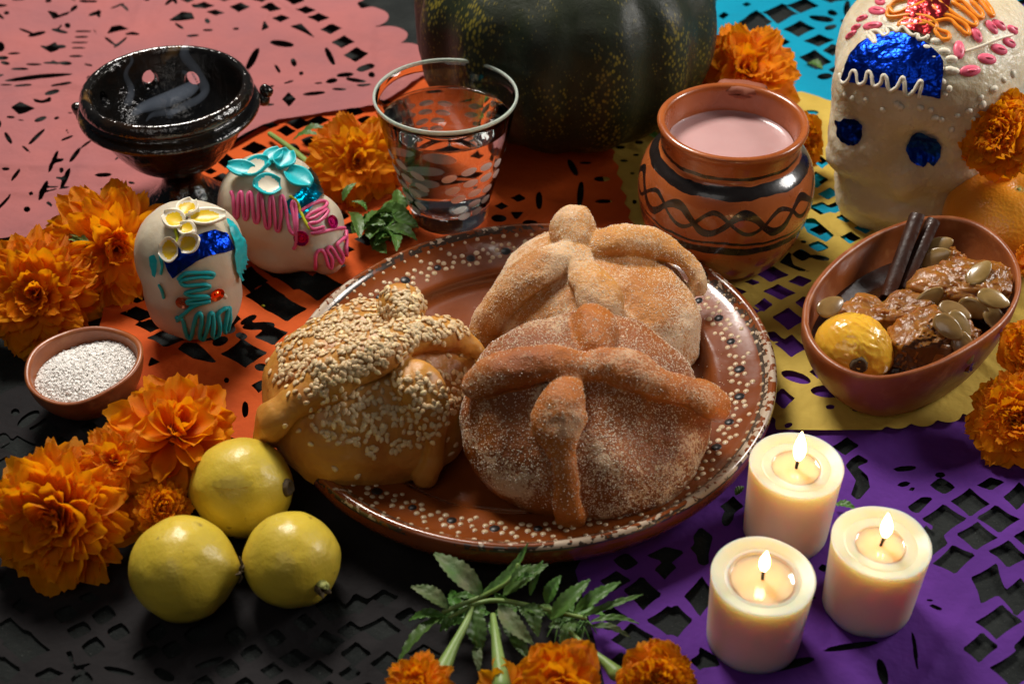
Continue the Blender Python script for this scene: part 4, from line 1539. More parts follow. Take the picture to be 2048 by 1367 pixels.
# seeds
sv, sf = usphere(8, 6)
sv = sv * np.array([0.0195, 0.0125, 0.0062])
sv[:, 1] *= 1 - 0.35 * (sv[:, 0] / 0.0195)
mat_seed = M('sesame_seed', (0.84, 0.64, 0.36), (0.72, 0.49, 0.23), nscale=30, rough=0.42, sss=0.2, sss_s=0.01, vary=0.16)
seed_me = make_mesh('sesame_seed', sv, sf)
seed_me.materials.append(mat_seed)
dense = np.array([(560, 730), (545, 660), (590, 610), (680, 575), (800, 575), (860, 600), (930, 650), (900, 672), (800, 700), (730, 750), (640, 775), (560, 760)], float)
mid_ = np.array([(612, 815), (690, 785), (780, 745), (860, 740), (940, 740), (950, 770), (915, 820), (870, 880), (800, 905), (700, 885), (630, 865)], float)
Vj, Fj = join([bS, s1, s2, s3])
bvAll = BVHTree.FromPolygons(Vj.tolist(), Fj)
seeds = []
tries = 0
grid = {}
while tries < 26000 and len(seeds) < 1150:
    tries += 1
    px, py = random.uniform(515, 970), random.uniform(570, 960)
    X_, Y_ = np.array([px]), np.array([py])
    d1 = sd_poly(X_, Y_, dense)[0]
    d2 = sd_poly(X_, Y_, mid_)[0]
    p = 0.012
    if d1 < 0:
        p = 1.0
    elif d1 < 25:
        p = 0.25
    if d2 < 0:
        p = max(p, 0.42)
    elif d2 < 20:
        p = max(p, 0.08)
    if random.random() > p:
        continue
    loc, n = hit(bvAll, px, py)
    if loc is None or n.z < -0.2:
        continue
    key = (round(loc.x / .012), round(loc.y / .012), round(loc.z / .012))
    if grid.get(key, 0) > 1:
        continue
    lvl = grid.get(key, 0)
    grid[key] = lvl + 1
    seeds.append((loc + n * (0.004 + 0.006 * lvl), n, math.hypot(px - 740, py - 760)))
random.shuffle(seeds)
rl = root_loc(breadS)
rest = []
for i, (loc, n, _) in enumerate(seeds):
    Rm = frame_of((n + Vector((random.uniform(-.3, .3), random.uniform(-.3, .3), random.uniform(-.3, .3)))).normalized()) @ Matrix.Rotation(random.uniform(0, 6.28), 3, 'Z')
    s = random.uniform(.85, 1.12)
    if i < 295:
        Mx = Matrix.Translation(loc - rl) @ Rm.to_4x4() @ Matrix.Scale(s, 4)
        inst('sesame_seed', seed_me, breadS, Mx)
    else:
        rest.append((sv * s @ np.array(Rm).T + np.array(loc), sf))
V, Fc = join(rest)
tag(mk('sesame_seeds', V, Fc, mat_seed, breadS), kind='stuff')
# sugar spilled on the plate
pts = []
for i in range(700):
    a, r = random.uniform(-1.2, 1.6), random.uniform(0.45, 1.0) + random.uniform(0, .12)
    p = plate_map(np.array([[r * math.cos(a), r * math.sin(a), prof_z(min(r, 1.2)) + 0.002]]))[0]
    pts.append(p)
o = mk('spilled_sugar', *crystals(np.array(pts), 9, .0015, .004), mat_crystal, None, smooth=False)
tag(o, 'loose sugar grains spilled on the plate round the sugared breads', 'sugar', kind='stuff')
# ================================================================ decoration helpers
def patch(bvh, poly, offset=0.008, mat=None, name='foil', parent=None, step=3.0, crumple=0.006, seed=0, jag=0.0, label=None, crs=16):
    """thin sheet pressed on the surface inside the outline traced on it"""
    P = np.asarray(poly, float)
    if jag:
        Q = []
        for i in range(len(P)):
            a, b = P[i], P[(i + 1) % len(P)]
            m = max(1, int(np.linalg.norm(b - a) / 6))
            for k in range(m):
                Q.append(a + (b - a) * k / m + np.random.default_rng(seed + i * 31 + k).normal(0, jag, 2))
        P = np.array(Q)
    lo, hi = P.min(0) - step * 2, P.max(0) + step * 2
    X, Y = np.meshgrid(np.arange(lo[0], hi[0], step), np.arange(lo[1], hi[1], step))
    f = -sd_poly(X, Y, P)
    Q, Fc = msq(f, X, Y)
    V, ok = [], []
    for px, py in Q:
        loc, n = hit(bvh, px, py)
        if loc is None:
            V.append((0, 0, 0))
            ok.append(False)
            continue
        h = offset + crumple * (0.5 + 0.5 * float(fbm(loc.x, loc.y, loc.z, crs, 3, seed)))
        V.append(tuple(loc + n * h))
        ok.append(True)
    Fc = [tuple(reversed(f_)) for f_ in Fc if all(ok[i] for i in f_)]
    used = sorted({i for f_ in Fc for i in f_})
    remap = {j: i for i, j in enumerate(used)}
    V = [V[i] for i in used]
    Fc = [tuple(remap[i] for i in f_) for f_ in Fc]
    o = mk(name, V, Fc, mat, parent)
    return tag(o, label)


def pipe(bvh, pts, r, mat, name='piping', parent=None, sub=5, seg=8, lift=0.9, smooth_path=True, label=None):
    """squeezed icing line along a path traced on the surface"""
    P = np.asarray(pts, float)
    if smooth_path and len(P) > 2:
        P = smooth_prof(P, sub)
    W = []
    for px, py in P:
        loc, n = hit(bvh, px, py)
        if loc is not None:
            W.append(list(loc + n * (r * lift + .004)))
    if len(W) < 2:
        return None
    rr = r * (1 + 0.12 * vn3(np.arange(len(W)) * 0.9, 0, 0, int(P[0][0])))
    V, Fc = tube(W, rr, seg=seg, sub=1)
    return tag(mk(name, V, Fc, mat, parent), label)


def blobdot(bvh, px, py, r, mat, name, parent, stretch=(1, 1, 0.6), rot=0.0, label=None):
    loc, n = hit(bvh, px, py)
    if loc is None:
        return None
    F = frame_of(n)
    R = np.array(F @ Matrix.Rotation(rot, 3, 'Z'))
    V, Fc = ellipsoid(loc, (r * stretch[0], r * stretch[1], r * stretch[2]), R, 12, 8)
    return tag(mk(name, V, Fc, mat, parent), label)


def squiggle(p0, p1, amp, n, skew=0.0, taper=None):
    """zigzag of n strokes from p0 to p1, amp = half height vector (px)"""
    out = []
    p0, p1, amp = np.array(p0, float), np.array(p1, float), np.array(amp, float)
    for i in range(2 * n + 1):
        t = i / (2 * n)
        a = amp * (1 if i % 2 else -1) * (1 if taper is None else (1 - taper * t))
        d = (p1 - p0) / (2 * n) * 0.25
        out.append(p0 + (p1 - p0) * t + a - d)
        out.append(p0 + (p1 - p0) * t + a + d)
    return out


# ================================================================ big sugar skull
kb = at(1788, 425, 0.06)
skull = thing('sugar_skull', 'biggest white sugar skull, with blue foil forehead and eyes and orange icing', 'sugar skull', kb, 'decorated sugar skulls')
Rk = rotmat(0, 0, -14)


def place(parts, R, b):
    return [((v @ R.T) + np.array(b), f) for v, f in parts]


def rbox(c, h, p=4, nu=40, nv=26):
    """rounded block: superellipsoid"""
    V, Fc = usphere(nu, nv)
    V = np.sign(V) * np.abs(V) ** (2 / p)
    V /= (np.abs(V) ** p).sum(1)[:, None] ** (1 / p)
    return V * np.array(h) + np.array(c), Fc


parts = [rbox((0.07, 0.28, 1.00), (0.60, 0.60, 0.46), 2.1), rbox((0.02, 0.0, 0.92), (0.54, 0.42, 0.42), 2.3), rbox((0, -0.03, 0.66), (0.50, 0.36, 0.36), 3.0), rbox((0, 0.0, 0.30), (0.41, 0.33, 0.36), 3.0), rbox((0, 0.05, 0.1), (0.38, 0.33, 0.12), 3.2),
         ellipsoid((0, -0.33, 0.50), (0.12, 0.09, 0.17)), ellipsoid((-0.36, -0.15, 0.47), (0.14, 0.16, 0.10)), ellipsoid((0.36, -0.15, 0.47), (0.14, 0.16, 0.10)), ellipsoid((0, -0.20, 0.20), (0.33, 0.18, 0.13)), ellipsoid((0, -.28, .86), (.42, .12, .08))]
V, Fc = remesh(place(parts, Rk, kb), 0.024, 14)
nn = normals_of(V, Fc)
bvK = BVHTree.FromPolygons(V.tolist(), Fc)
# eye sockets pressed in
for px, py, rr_, dp in ((1700, 262, .13, .05), (1846, 298, .15, .06)):
    loc, n = hit(bvK, px, py)
    d = np.linalg.norm(V - np.array(loc), axis=1)
    V -= np.array(n)[None] * (dp * np.exp(-(d / rr_) ** 2))[:, None]
zl = V[:, 2] - kb.z
V += nn * (0.006 * fbm(V[:, 0], V[:, 1], V[:, 2], 6, 3, 4) + 0.006 * fbm(V[:, 0], V[:, 1], V[:, 2], 20, 2, 6) * (zl < 0.95))[:, None]
V[:, 2] = np.maximum(V[:, 2], kb.z)
mk('skull_body', V, Fc, mat_sugar, skull)
bvK = BVHTree.FromPolygons(V.tolist(), Fc)
# foil on the forehead
patch(bvK, [(1687, 162), (1693, 140), (1704, 112), (1722, 90), (1748, 74), (1785, 68), (1825, 75), (1858, 92), (1878, 112), (1885, 125), (1884, 160), (1880, 196), (1850, 190), (1800, 180), (1740, 170)], 0.008, mat_foil_blue, 'forehead_foil', skull, 3, 0.016, 3, crs=7)
patch(bvK, [(1674, 238), (1684, 243), (1690, 235), (1712, 237), (1728, 250), (1726, 275), (1716, 288), (1698, 291), (1684, 284), (1675, 272), (1677, 255)], 0.006, mat_foil_blue, 'eye_foil', skull, 2.5, 0.014, 5, 0.8)
patch(bvK, [(1815, 282), (1830, 264), (1842, 262), (1858, 268), (1874, 274), (1883, 290), (1882, 312), (1872, 325), (1866, 332), (1856, 322), (1848, 333), (1832, 330), (1818, 318), (1811, 300)], 0.006, mat_foil_blue, 'eye_foil', skull, 2.5, 0.014, 6, 0.8)
patch(bvK, [(1797, 62), (1806, 45), (1815, 20), (1820, -15), (1905, -15), (1895, 25), (1870, 50), (1855, 78), (1838, 70), (1815, 62)], 0.008, mat_foil_red, 'crown_foil', skull, 3, 0.022, 7, crs=10)
# white edging round the forehead foil
z1 = [(1684, 150), (1690, 166), (1700, 161), (1708, 143), (1716, 146), (1720, 168), (1733, 163), (1738, 145), (1746, 150), (1750, 172), (1763, 167), (1768, 152), (1774, 156), (1780, 180), (1794, 175), (1804, 157), (1808, 160), (1812, 188), (1826, 183), (1840, 163), (1844, 168), (1838, 192)]
pipe(bvK, z1, 0.013, mat_ic_white, 'white_piping', skull)
z2 = [(1738, 76), (1745, 84), (1752, 92), (1750, 78), (1742, 68), (1758, 66), (1770, 76), (1778, 70), (1774, 60), (1786, 60), (1796, 68), (1804, 58), (1812, 60), (1824, 74), (1834, 72), (1838, 82), (1850, 80), (1855, 76)]
pipe(bvK, z2, 0.013, mat_ic_white, 'white_piping', skull)
for px, py, a in ((1724, 100, .4), (1706, 121, .3), (1854, 96, 0), (1868, 116, 0.2), (1876, 137, 0), (1880, 163, 0), (1692, 145, 0), (1720, 106, 0), (1903, 118, 0), (1900, 140, 0), (1907, 142, 0), (1889, 103, 0), (1872, 83, 0)):
    blobdot(bvK, px, py, 0.028, mat_ic_white, 'icing_drop', skull, (1.3, 0.8, 0.7), a)
# dots round the brow and temple
for px, py in ((1660, 190), (1705, 197), (1732, 200), (1795, 210), (1766, 220), (1841, 216), (1862, 221), (1883, 240), (1903, 260), (1938, 222), (1962, 195), (1988, 178), (2008, 160), (2026, 148), (1965, 210), (1946, 240), (1915, 232), (1890, 188), (1898, 178), (1690, 190), (1800, 214), (1870, 236), (1655, 235), (1652, 270)):
    blobdot(bvK, px, py, random.uniform(.014, .023), mat_ic_white, 'icing_drop', skull, (1.2, 1, 0.8), random.uniform(0, 3))
# pink petals
for px, py, l, w, a in ((1754, 22, .075, .03, 25), (1745, 52, .07, .028, 35), (1702, 70, .05, .022, 60), (1724, 37, .05, .022, 50), (1918, 100, .062, .034, 85), (1953, 70, .055, .03, 100), (1983, 55, .052, .028, 105), (1998, 50, .05, .026, 115), (1940, 142, .065, .034, 5),
                        (1974, 118, .062, .034, 160), (1998, 99, .058, .032, 150), (2018, 86, .05, .03, 140), (2025, 60, .045, .026, 130), (1760, 4, .05, .025, 20), (1712, 55, .04, .02, 50)):
    blobdot(bvK, px, py, 1.0, mat_ic_pink, 'icing_petal', skull, (l, w, .018), math.radians(a))
    blobdot(bvK, px + 2, py, 1.0, mat_ic_pink, 'icing_petal', skull, (l * .6, w * .4, .026), math.radians(a))
# orange loops
oz = [(1778, 18), (1790, 30), (1815, 22), (1850, 8), (1858, 4), (1835, 0), (1800, 4), (1785, 12), (1776, 28), (1782, 38), (1820, 34), (1855, 38), (1872, 52), (1870, 66), (1884, 82), (1897, 80), (1895, 70), (1875, 62), (1850, 47), (1815, 42), (1800, 50), (1806, 54), (1850, 50), (1895, 42), (1915, 58), (1932, 72), (1937, 66), (1928, 52), (1900, 36), (1880, 30), (1862, 12), (1872, 4), (1905, 30), (1935, 50), (1948, 54), (1950, 44), (1925, 22), (1905, 8), (1925, 8), (1950, 34), (1962, 40), (1962, 28), (1940, 4), (1958, 6), (1978, 32), (1984, 34), (1978, 20), (1962, 0)]
pipe(bvK, oz, 0.0125, mat_ic_orange, 'orange_piping', skull, label=None)
pipe(bvK, [(1932, 104), (1950, 98), (1975, 88), (2000, 78), (2022, 72)], 0.008, mat_ic_white, 'white_piping', skull)

# ================================================================ small skull with turquoise icing
q1 = at(402, 652, 0.085)
sk1 = thing('sugar_skull', 'small upright white sugar skull with turquoise icing and a blue foil forehead', 'sugar skull', q1, 'decorated sugar skulls')
parts = [rbox((0, 0.03, 0.50), (0.295, 0.29, 0.285), 2.3), rbox((0.0, -0.02, 0.29), (0.27, 0.24, 0.29), 2.4), ellipsoid((-.01, -.20, .30), (.07, .06, .12)), ellipsoid((-.16, -.10, .25), (.09, .09, .07)), ellipsoid((.16, -.10, .25), (.09, .09, .07)), ellipsoid((0, -.12, .12), (.15, .11, .09))]
V, Fc = remesh(place(parts, rotmat(0, 0, -6), q1), 0.016, 12)
nn = normals_of(V, Fc)
V += nn * (0.004 * fbm(V[:, 0], V[:, 1], V[:, 2], 9, 3, 4))[:, None]
V[:, 2] = np.maximum(V[:, 2], q1.z)
mk('skull_body', V, Fc, mat_sugar_small, sk1)
b1v = BVHTree.FromPolygons(V.tolist(), Fc)
patch(b1v, [(329, 512), (337, 505), (372, 487), (402, 468), (428, 460), (452, 467), (466, 498), (448, 505), (420, 510), (392, 522), (366, 540), (346, 556), (336, 540)], 0.007, mat_foil_blue, 'forehead_foil', sk1, 2.5, 0.012, 8, crs=14)
pipe(b1v, [(358, 555), (372, 545), (405, 543), (424, 544), (422, 552), (400, 552), (372, 556), (362, 560), (372, 568), (405, 566), (418, 570), (400, 576), (372, 582), (385, 588), (418, 590), (380, 597), (378, 604), (410, 602), (418, 600), (388, 610), (365, 628), (356, 638)], 0.0115, mat_ic_teal, 'turquoise_piping', sk1)
pipe(b1v, [(356, 632), (366, 636), (374, 664), (382, 672), (388, 650), (394, 628), (402, 624), (404, 640), (400, 668), (408, 672), (416, 645), (418, 626), (424, 624), (426, 645), (424, 668), (433, 672), (438, 650), (434, 626), (444, 616), (452, 615), (450, 635), (446, 655), (450, 660), (456, 640), (455, 614)], 0.0125, mat_ic_teal, 'turquoise_piping', sk1)
patch(b1v, [(447, 440), (462, 446), (480, 480), (488, 505), (488, 530), (483, 556), (477, 560), (468, 540), (463, 510), (466, 498), (458, 470)], 0.012, mat_ic_teal, 'icing_patch', sk1, 2.5, 0.02, 4)
patch(b1v, [(301, 512), (312, 508), (316, 520), (314, 552), (308, 548), (302, 530)], 0.008, mat_ic_teal, 'icing_patch', sk1, 2.5, 0.012, 4)
pipe(b1v, [(322, 512), (326, 530), (324, 545)], 0.008, mat_ic_teal, 'turquoise_piping', sk1)
pipe(b1v, [(320, 568), (326, 580), (329, 592)], 0.009, mat_ic_teal, 'turquoise_piping', sk1)


def sequin(bvh, px, py, r, mat, parent):
    loc, n = hit(bvh, px, py)
    R = np.array(frame_of(n))
    pr = [(0, .35), (.25, .35), (.4, .12), (.62, .12), (.95, .5), (1.02, .42), (.7, 0), (0, 0)]
    V, Fc = lathe([(a * r, b * r * .7) for a, b in pr], 14)
    return mk('sequin_eye', V @ R.T + np.array(loc + n * .006), Fc, mat, parent, smooth=False)


sequin(b1v, 432, 586, .042, mat_gem_orange, sk1)
sequin(b1v, 366, 602, .038, mat_gem_dull, sk1)
for px, py in ((450, 592), (426, 598)):
    blobdot(b1v, px, py, .011, mat_ic_white, 'icing_drop', sk1, (1, 2, .8), .4)


def icing_petal(c, ax, n, l, w, inner, outer, parent, cup=0.35, name='icing_petal'):
    """cupped lily-like icing petal: rim colour inside, body colour outside"""
    ax, n = Vector(ax).normalized(), Vector(n).normalized()
    s = n.cross(ax).normalized()
    n = ax.cross(s)
    vs, vo = [], []
    nu, nv = 17, 17
    for i in range(nu):
        u = i / (nu - 1)
        wd_ = w * math.sin(math.pi * (0.12 + 0.80 * u)) ** 0.8
        for j in range(nv):
            v = j / (nv - 1) * 2 - 1
            h = cup * w * (v * v) * (1 - .3 * u) + 0.12 * l * (u - .3) ** 2
            p = Vector(c) + ax * (l * (u - .4)) + s * (wd_ * v) + n * h
            vs.append(p)
            vo.append(p - n * (0.018 + 0.012 * (1 - v * v)))
    fs = []
    N1 = nu * nv
    for i in range(nu - 1):
        for j in range(nv - 1):
            a = i * nv + j
            fs.append((a, a + nv, a + nv + 1, a + 1))
            fs.append((N1 + a, N1 + a + 1, N1 + a + nv + 1, N1 + a + nv))
    ring = [j for j in range(nv)] + [i * nv + nv - 1 for i in range(1, nu)] + [(nu - 1) * nv + j for j in range(nv - 2, -1, -1)] + [i * nv for i in range(nu - 2, 0, -1)]
    for k in range(len(ring)):
        a, b = ring[k], ring[(k + 1) % len(ring)]
        fs.append((a, b, N1 + b, N1 + a))
    o = mk(name, [list(p) for p in vs + vo], fs, outer, parent)
    o.data.materials.append(inner)
    cc, cn = (nu - 1) / 2, (nv - 1) / 2
    for p in o.data.polygons:
        if all(v < N1 for v in p.vertices):
            i, j = divmod(min(p.vertices), nv)
            if ((i - 6.5) / 6.2) ** 2 + ((j + .5 - cn) / 6) ** 2 < 1:
                p.material_index = 1
    return o


def petal_on(bvh, px, py, dpx, dpy, l, w, inner, outer, parent, rise=0.03, cup=.35, tip=0.25):
    loc, n = hit(bvh, px, py)
    l2, n2 = hit(bvh, px - dpx * 0.5, py - dpy * 0.5)
    if loc is None:
        loc, n = l2, n2
    up = Vector((0, math.sin(PITCH), math.cos(PITCH)))
    ax = Vector((dpx, 0, 0)) - up * dpy
    ax = (ax - n * ax.dot(n)).normalized() + n * tip
    return icing_petal(loc + n * rise, ax, n, l, w, inner, outer, parent, cup)


for px, py, dx, dy, l, w in ((345, 500, -8, 0, .10, .07), (376, 490, 10, -6, .12, .055), (352, 448, -10, -4, .12, .065), (375, 428, 3, -10, .12, .065), (405, 442, 12, -2, .20, .06), (372, 462, 10, 4, .10, .045)):
    petal_on(b1v, px, py, dx, dy, l, w, mat_ic_yellow, mat_ic_white, sk1)
pipe(b1v, [(352, 510), (350, 495), (356, 478), (352, 462), (364, 450)], 0.009, mat_ic_lime, 'green_piping', sk1)

# ================================================================ small skull with pink icing
q2 = at(578, 512, 0.085)
sk2 = thing('sugar_skull', 'small white sugar skull lying on its side with pink icing and turquoise petals', 'sugar skull', q2, 'decorated sugar skulls')
parts = [rbox((-0.10, 0.05, 0.33), (0.31, 0.30, 0.30), 2.3), rbox((0.14, -0.04, 0.24), (0.235, 0.22, 0.24), 2.4), ellipsoid((.30, -.12, .17), (.12, .12, .15)), ellipsoid((0.0, -.12, .12), (.22, .15, .12)), ellipsoid((.27, -.20, .22), (.08, .07, .09))]
V, Fc = remesh(place(parts, rotmat(0, 0, -14), q2), 0.016, 12)
V, Fc = V, Fc
nn = normals_of(V, Fc)
V += nn * (0.004 * fbm(V[:, 0], V[:, 1], V[:, 2], 9, 3, 14))[:, None]
V[:, 2] = np.maximum(V[:, 2], q2.z)
mk('skull_body', V, Fc, mat_sugar_small, sk2)
b2v = BVHTree.FromPolygons(V.tolist(), Fc)
patch(b2v, [(565, 414), (575, 400), (600, 380), (610, 345), (622, 334), (642, 347), (654, 365), (657, 380), (640, 395), (628, 412), (612, 428), (598, 440), (580, 428)], 0.007, mat_foil_cyan, 'forehead_foil', sk2, 2.5, 0.012, 9, crs=14)
pipe(b2v, [(466, 386), (470, 400), (472, 430), (478, 430), (480, 392), (486, 388), (490, 432), (497, 432), (498, 392), (504, 390), (510, 438), (518, 438), (518, 394), (524, 394), (532, 448), (540, 448), (540, 400), (546, 400), (553, 455), (562, 454), (560, 400), (566, 396), (574, 430), (582, 460), (592, 466), (590, 440), (582, 412), (586, 404), (594, 430), (594, 480), (590, 494)], 0.0115, mat_ic_hotpink, 'pink_piping', sk2)
pipe(b2v, [(604, 424), (618, 414), (640, 405), (652, 408), (646, 418), (622, 428), (614, 438), (628, 436), (650, 422), (652, 428), (636, 444), (618, 448), (626, 458), (644, 454), (640, 462), (622, 466), (640, 464), (665, 458), (690, 455)], 0.0105, mat_ic_hotpink, 'pink_piping', sk2)
pipe(b2v, [(632, 534), (631, 510), (638, 500), (646, 504), (656, 528), (662, 532), (662, 515), (652, 500), (660, 494), (672, 512), (680, 524), (682, 510), (672, 490), (684, 478), (690, 470), (688, 500), (692, 522), (694, 500), (688, 462)], 0.0115, mat_ic_hotpink, 'pink_piping', sk2)
pipe(b2v, [(580, 394), (592, 404), (602, 425), (608, 438), (612, 446), (618, 456)], 0.0095, mat_ic_lime, 'green_piping', sk2)
sequin(b2v, 604, 475, .046, mat_gem_magenta, sk2)
sequin(b2v, 662, 444, .040, mat_gem_magenta, sk2)
for px, py, dx, dy, l, w in ((492, 346, -10, -2, .16, .055), (511, 345, 10, -2, .17, .075), (545, 325, 4, -8, .12, .06), (565, 332, 4, -10, .14, .07), (540, 376, -12, 2, .16, .07), (588, 360, 8, 6, .17, .075)):
    petal_on(b2v, px, py, dx, dy, l, w, mat_ic_white if px in (511, 540) else mat_ic_teal, mat_ic_teal, sk2, rise=.04)
# ================================================================ guavas
def guava(px, py, rpx, seed, label, cal=None, tip=None, nip=None):
    """px, py, rpx: outline circle; cal: pixel of the dried calyx; tip: drawn-out end"""
    d0 = (at(px, py, 0.25) - CAMP).length
    fw = Vector((0, math.cos(PITCH), -math.sin(PITCH)))
    r = rpx / (FPX / (at(px, py, 0.25) - CAMP).dot(fw))
    c = at(px, py, r * 0.97 + 0.03)
    g = thing('guava', label, 'guava', (c.x, c.y, c.z - r), 'fresh yellow guavas')
    V, Fc = usphere(64, 44)
    an = 1 + 0.036 * vn3(V[:, 0] * 1.5, V[:, 1] * 1.5, V[:, 2] * 1.5, seed) + 0.014 * vn3(V[:, 0] * 4, V[:, 1] * 4, V[:, 2] * 4, seed + 3)
    P = V * r * an[:, None]
    sph = BVHTree.FromPolygons((V * r + np.array(c)).tolist(), Fc)
    out = None
    if cal:
        loc, n = hit(sph, *cal)
        if loc is None:
            up = Vector((0, math.sin(PITCH), math.cos(PITCH)))
            n = (Vector((cal[0] - px, 0, 0)) - up * (cal[1] - py)).normalized()
            n = (n - raydir(px, py) * 0.15).normalized()
        k = V @ np.array(n)
        if tip:
            P += np.array(n)[None] * (tip * np.exp(-((1 - k) / 0.05)))[:, None]
        P += np.array(n)[None] * (0.010 * np.exp(-((1 - k) / 0.02)))[:, None] - np.array(n)[None] * (0.012 * np.exp(-((1 - k) / 0.006)))[:, None]
        out = n
    if nip:
        up = Vector((0, math.sin(PITCH), math.cos(PITCH)))
        n2 = (Vector((nip[0] - px, 0, 0)) - up * (nip[1] - py)).normalized()
        k = V @ np.array(n2)
        P += np.array(n2)[None] * (0.018 * np.exp(-((1 - k) / 0.006)))[:, None]
    mk('guava_body', P + np.array(c), Fc, mat_guava, g)
    return g, c, r, out


g1, c1, r1, n1 = guava(485, 975, 101, 1, 'yellow guava touching the plate, with a brown calyx scar on its right side', (573, 975), nip=(386, 988))
# dry ring and hollow of the calyx
R = np.array(frame_of(n1))
V, Fc = lathe([(0, .002), (.018, .004), (.026, .014), (.034, .020), (.041, .012), (.046, .0), (.03, -.01), (0, -.01)], 20)
V[:, 2] += 0.006 * vn3(V[:, 0] * 60, V[:, 1] * 60, 0, 5)
mk('calyx', V @ R.T + np.array(c1 + n1 * (r1 - 0.002)), Fc, mat_bark, g1)
patch(BVHTree.FromPolygons([list(Vector(v) + c1) for v in (usphere(64, 44)[0] * r1 * 1.012)], usphere(64, 44)[1]), [(418, 968), (440, 958), (462, 961), (490, 958), (512, 966), (498, 973), (466, 976), (436, 975)], 0.0, M('guava_scuff', (0.38, 0.26, 0.03), (0.56, 0.42, 0.04), nscale=12, rough=.5), 'scuff_mark', g1, 3, 0.002, 3, 1.2)
g2, c2, r2, n2 = guava(365, 1136, 105, 2, 'largest yellow guava, frontmost left one, drawn out to a tip on its right', (472, 1142), tip=0.03)
tp = c2 + n2 * (r2 + 0.026)
for k, (a, l) in enumerate(((60, .07), (-50, .085), (10, .05), (150, .045), (-130, .05))):
    F = frame_of(n2)
    d = (F @ Vector((math.cos(math.radians(a)), math.sin(math.radians(a)), 0.15)))
    V, Fc = tube([list(tp - n2 * .01), list(tp + d * l * .5 + n2 * .012), list(tp + d * l - n2 * .004)], [.007, .006, .004], seg=7)
    mk('calyx_tip', V, Fc, mat_bark, g2)
g3, c3, r3, n3 = guava(584, 1119, 96, 3, 'yellow guava nearest the leaves, with a small greenish calyx at lower right', (638, 1172), nip=None)
F = frame_of(n3)
for k in range(5):
    a = math.radians(72 * k + 20)
    d = F @ Vector((math.cos(a), math.sin(a), 0))
    base = c3 + n3 * (r3 + .002) + d * .026
    V, Fc = tube([list(base - n3 * .01), list(base + n3 * .022), list(base + n3 * .034 + d * .006 * (k - 2))], [.018, .019, .008], seg=9, flat=.45, nrm=[list(d)] * 3)
    mk('sepal', V, Fc, mat_calyx_green if k in (0, 1) else mat_bark, g3)

# ================================================================ tangerine
mat_tang = M('tangerine_peel', (0.86, 0.34, 0.022), (0.78, 0.27, 0.015), nscale=3, rough=0.32, sss=0.2, sss_r=(1, .4, .1), sss_s=.03, coat=.3, coat_r=.2, bumps=((55, 0.35, 0.006, 'voronoi'), (6, .1, .03)))
tcn = at(2012, 440, 0.36)
tang = thing('tangerine', 'orange tangerine behind the fruit bowl at the right edge', 'tangerine', (tcn.x, tcn.y, 0.07))
V, Fc = usphere(64, 44)
P = V * np.array((0.375, 0.375, 0.30))
rr_ = np.hypot(P[:, 0], P[:, 1])
P[:, 2] -= 0.03 * np.exp(-(rr_ / .06) ** 2) * (P[:, 2] > 0)
P *= (1 + 0.01 * vn3(V[:, 0] * 2, V[:, 1] * 2, V[:, 2] * 2, 3))[:, None]
Rt = rotmat(14, 0, 0)
mk('tangerine_body', P @ Rt.T + np.array(tcn), Fc, mat_tang, tang)
V, Fc = lathe([(0, .012), (.012, .012), (.016, .004), (.026, .010), (.034, .006), (.036, -.005), (0, -.01)], 14)
V[:, :2] *= (1 + .12 * np.sin(5 * np.arctan2(V[:, 1], V[:, 0])))[:, None]
mk('stem_button', V @ Rt.T + np.array(tcn) + Rt @ np.array((0, 0, 0.268)), Fc, mat_calyx_green, tang)

# ================================================================ pumpkin
pc = at(1130, 42, 0.82)
pump = thing('pumpkin', 'big dark green ribbed squash with yellow speckles behind the glass and mug', 'squash', (pc.x, pc.y, 0.06))
V, Fc = usphere(220, 90)
th_ = np.arctan2(V[:, 1], V[:, 0])
sinp = np.sqrt(V[:, 0] ** 2 + V[:, 1] ** 2)
rib = 1 - 0.055 * (np.abs(np.cos(th_ * 6.5 + 0.5)) ** 3 - 0.3) * sinp
e = 0.80
P = np.stack([V[:, 0] * 1.0, V[:, 1] * 1.0, np.sign(V[:, 2]) * np.abs(V[:, 2]) ** e * 0.78], 1)
P[:, :2] *= rib[:, None]
P[:, 2] -= 0.10 * np.exp(-(sinp / .3) ** 2) * np.sign(P[:, 2])
P *= (1 + 0.010 * vn3(V[:, 0] * 3, V[:, 1] * 3, V[:, 2] * 3, 8) + 0.004 * vn3(V[:, 0] * 9, V[:, 1] * 9, V[:, 2] * 9, 8))[:, None]
mat_pump = M('pumpkin_skin', (0.008, 0.013, 0.006), (0.015, 0.021, 0.008), nscale=3, rough=0.45, rough2=0.6, spec=.35, coat=.08, coat_r=.3, bumps=((40, .25, .008), (8, .2, .03)))
N_, L_, B_ = nodes_of(mat_pump)
tc = N_.new('ShaderNodeTexCoord')
sx = N_.new('ShaderNodeSeparateXYZ')
L_.new(tc.outputs['Object'], sx.inputs[0])
th = math_node(N_, L_, 'ARCTAN2', sx.outputs['Y'], sx.outputs['X'])
cb_ = N_.new('ShaderNodeCombineXYZ')
L_.new(math_node(N_, L_, 'MULTIPLY', th, 44), cb_.inputs[0])
L_.new(math_node(N_, L_, 'MULTIPLY', sx.outputs['Z'], 30), cb_.inputs[1])
vo = N_.new('ShaderNodeTexVoronoi')
vo.inputs['Scale'].default_value = 1.0
vo.inputs['Randomness'].default_value = 1.0
L_.new(cb_.outputs[0], vo.inputs['Vector'])
ln = N_.new('ShaderNodeTexNoise')
ln.inputs['Scale'].default_value = 2.2
ln.inputs['Detail'].default_value = 5
L_.new(tc.outputs['Object'], ln.inputs['Vector'])
